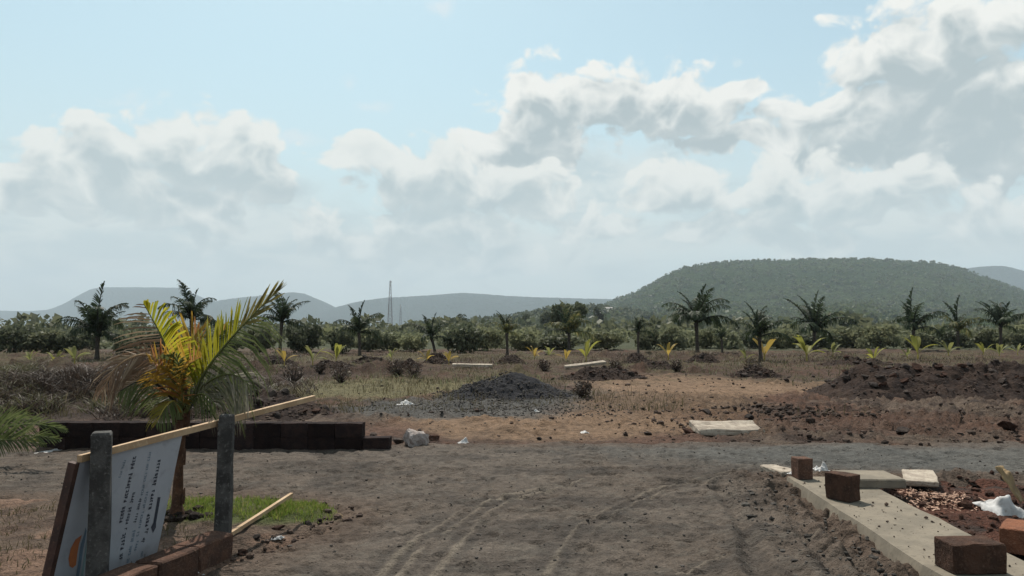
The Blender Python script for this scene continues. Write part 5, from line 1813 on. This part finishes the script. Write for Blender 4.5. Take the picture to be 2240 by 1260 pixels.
x = gg.uniform(-3.6, -1.3, 60000); y = gg.uniform(5.6, 7.2, 60000)
isl = -sdf_poly(x, y, ISLAND)
e_ = ell(x, y, 560, 1122, 205, 34) + (fbm(x, y, 2.5, 3, 600) - 0.5) * 0.9
dens = sstep(e_, -0.1, 0.45) * sstep(isl, 0.02, 0.12)
dens = dens * np.where(x < -2.25, 0.45, 1.0)
dens = dens * (0.25 + 0.9 * sstep(fbm(x, y, 5.0, 3, 605), 0.35, 0.6))
kp = gg.random(60000) < dens * 0.6
xy = np.stack([x[kp], y[kp]], -1)
blades('grass', 'short bright green grass on the island tip', xy, 0.06, 0.0032, M_GRASS, 0.6, 5)
x = gg.uniform(-7, -2.3, 14000); y = gg.uniform(3.5, 7.0, 14000)
kp = (-sdf_poly(x, y, ISLAND) > 0.1) & (gg.random(14000) < 0.55 * sstep(fbm(x, y, 1.2, 3, 610), 0.42, 0.6))
blades('dry_grass', 'thin dry grass on the left bank', np.stack([x[kp], y[kp]], -1), 0.06, 0.0035, M_DRYG, 0.9, 6)
n_ = 60000
y = np.exp(gg.uniform(math.log(13), math.log(48), n_)); x = gg.uniform(-0.85, 0.85, n_) * y
wgt = sstep(fbm(x, y, 0.45, 4, 620), 0.45, 0.6) * 0.8
wgt = np.maximum(wgt, sstep(ell(x, y, 830, 850, 260, 24) + (fbm(x, y, 1, 3, 621) - 0.5), 0, 0.5) * 0.7)
wgt = wgt * (1 - sstep(ell(x, y, 1500, 850, 320, 40), 0, 0.3)) * (1 - sstep(ell(x, y, 1230, 930, 420, 40), 0, 0.3))
wgt = wgt * (1 - 0.85 * sstep(x, 2.5, 4.0) * (1 - sstep(y, 19, 23)))
kp = gg.random(n_) < wgt
xy = np.stack([x[kp], y[kp]], -1)
hh = gg.uniform(0.05, 0.22, len(xy)) * np.where(xy[:, 1] > 26, 1.6, 1.0) * (0.5 + sstep(fbm(xy[:, 0], xy[:, 1], 0.9, 3, 622), 0.4, 0.7))
blades('dry_grass', 'dry grass and weeds over the plot', xy, hh, 0.006, M_DRYG, 0.8, 7)
kp = gg.random(n_) < wgt * 0.10 * (y > 20)
xy = np.stack([x[kp], y[kp]], -1)
blades('green_weeds', 'sparse green weeds over the plot', xy, 0.25, 0.012, M_SH3, 0.8, 8)
n_ = 14000
x = gg.uniform(-28, 26, n_); y = gg.uniform(19, 50, n_)
kp = gg.random(n_) < sstep(fbm(x, y, 0.35, 4, 670), 0.47, 0.6) * (1 - sstep(ell(x, y, 1500, 845, 240, 26), -0.2, 0.3))
blades('olive_weeds', 'low olive weeds in patches before the palms', np.stack([x[kp], y[kp]], -1), 0.16, 0.014, M_BRUSHG, 1.2, 18)
# twiggy dry brush on the left bank: tangled clumps
nc = 95
cx_ = gg.uniform(-14.5, -5.2, nc); cy_ = gg.uniform(13.4, 18.2, nc)
kp = np.abs(cx_) < cy_ * 0.86
cx_, cy_ = cx_[kp], cy_[kp]
xs_, ys_, zs_ = [], [], []
for a, b in zip(cx_, cy_):
    r_ = gg.uniform(0.35, 0.8); k_ = int(420 * r_)
    th_ = gg.uniform(0, 6.283, k_); q_ = np.sqrt(gg.random(k_)) * r_
    xs_.append(a + np.cos(th_) * q_); ys_.append(b + np.sin(th_) * q_)
    zs_.append(gg.random(k_) * 0.36 * r_ * np.sqrt(np.clip(1 - (q_ / r_) ** 2, 0, 1)))
for sel, mt, lab in ((lambda i: i % 3, M_TWIG, 'tangled dry brown brush on the left bank'), (lambda i: not i % 3, M_BRUSHG, 'olive weeds among the brush on the left bank')):
    ii = [i for i in range(len(xs_)) if sel(i)]
    xy = np.stack([np.concatenate([xs_[i] for i in ii]), np.concatenate([ys_[i] for i in ii])], -1)
    zz = surf_n(xy[:, 0], xy[:, 1]) + np.concatenate([zs_[i] for i in ii])
    blades('dry_brush', lab, xy, gg.uniform(0.05, 0.24, len(xy)), 0.011, mt, 2.2, 9, zz)
n_ = 5000
x = gg.uniform(-15, -5.0, n_); y = gg.uniform(14.5, 19, n_)
kp = gg.random(n_) < sstep(fbm(x, y, 0.9, 4, 640), 0.5, 0.62)
xy = np.stack([x[kp], y[kp]], -1)
blades('dry_brush', 'dry grass along the top of the left bank', xy, 0.22, 0.006, M_DRYG, 1.2, 10)
n_ = 12000
x = gg.uniform(-26, 24, n_); y = gg.uniform(34, 46, n_)
kp = gg.random(n_) < sstep(fbm(x, y, 0.5, 4, 650), 0.46, 0.6)
xy = np.stack([x[kp], y[kp]], -1)
blades('dry_brush', 'dry brown weeds on the spoil between the palms', xy, 0.22, 0.012, M_TWIG, 1.6, 11)

# dry bare bushes in the plot, each a tangle of twigs


def dry_bush(label, px, by, hpx, seed):
    q = GS(px, by); h = hpx * q.y / F
    r = random.Random(seed)
    V, Fc = [], []
    for i in range(70):
        a = r.uniform(0, 6.283); e = r.uniform(0.35, 1.4); L = h * r.uniform(0.6, 1.1)
        d = Vector((math.cos(a) * math.cos(e), math.sin(a) * math.cos(e), math.sin(e)))
        m_ = d * L * 0.5 + Vector((r.gauss(0, 1), r.gauss(0, 1), r.gauss(0, 1))) * h * 0.06
        v, f = tube([Vector((0, 0, -0.02)), m_, d * L], [0.006 + 0.004 * h, 0.005, 0.002], 3, False)
        Fc += [tuple(k_ + len(V) for k_ in ff) for ff in f]; V += v
    v_, f_ = leaf_cloud(220, [(0, 0, h * 0.55, h * 0.55, h * 0.55, h * 0.42)], 0.035, seed)
    root = empty('dry_bush', q)
    tag(root, label, 'bush', 'small dry bushes in the plot')
    mesh_obj('twigs', V, Fc, M_BARK, root)
    mesh_np('dead_leaves', v_, f_, M_TWIG, root)


for i, (px, by, hp, lab) in enumerate(((1275, 868, 36, 'dry bush right of the gravel heap'), (640, 838, 44, 'wide dry bush left of the dry grass'), (745, 838, 44, 'brown dry bush above the wall end'),
                                        (870, 822, 40, 'dry brown bush below the ragged palm'), (905, 826, 34, 'small dry bush left of the gravel heap'), (1650, 815, 34, 'dark dry bush among the earth lumps'),
                                        (540, 842, 46, 'dry bush right beside the yellow palm'), (1480, 812, 24, 'little dry bush before the tallest palm'), (1345, 815, 28, 'dry bush on the dark earth ridge'),
                                        (700, 818, 26, 'low dry bush behind the other two left of centre'), (1190, 812, 26, 'low dry bush above the gravel heap'))):
    dry_bush(lab, px, by, hp, 1200 + i)

# ------------------------------------------------------------------ haze over plain and hills
bm = box_bm(24400, 24400, 901.5, 0)
hz = obj('haze', bm_mesh('haze', bm), None, (0, 0, -2.6))
m = bpy.data.materials.new('haze'); m.use_nodes = True
t = m.node_tree; t.nodes.clear()
o_ = t.nodes.new('ShaderNodeOutputMaterial'); pv = t.nodes.new('ShaderNodeVolumePrincipled')
pv.inputs['Color'].default_value = (0.66, 0.77, 0.87, 1)
pv.inputs['Density'].default_value = 1.3e-4
pv.inputs['Anisotropy'].default_value = 0.0
t.links.new(pv.outputs[0], o_.inputs['Volume'])
hz.data.materials.append(m)
tag(hz, 'pale haze in the air over the plain and hills', kind='stuff')
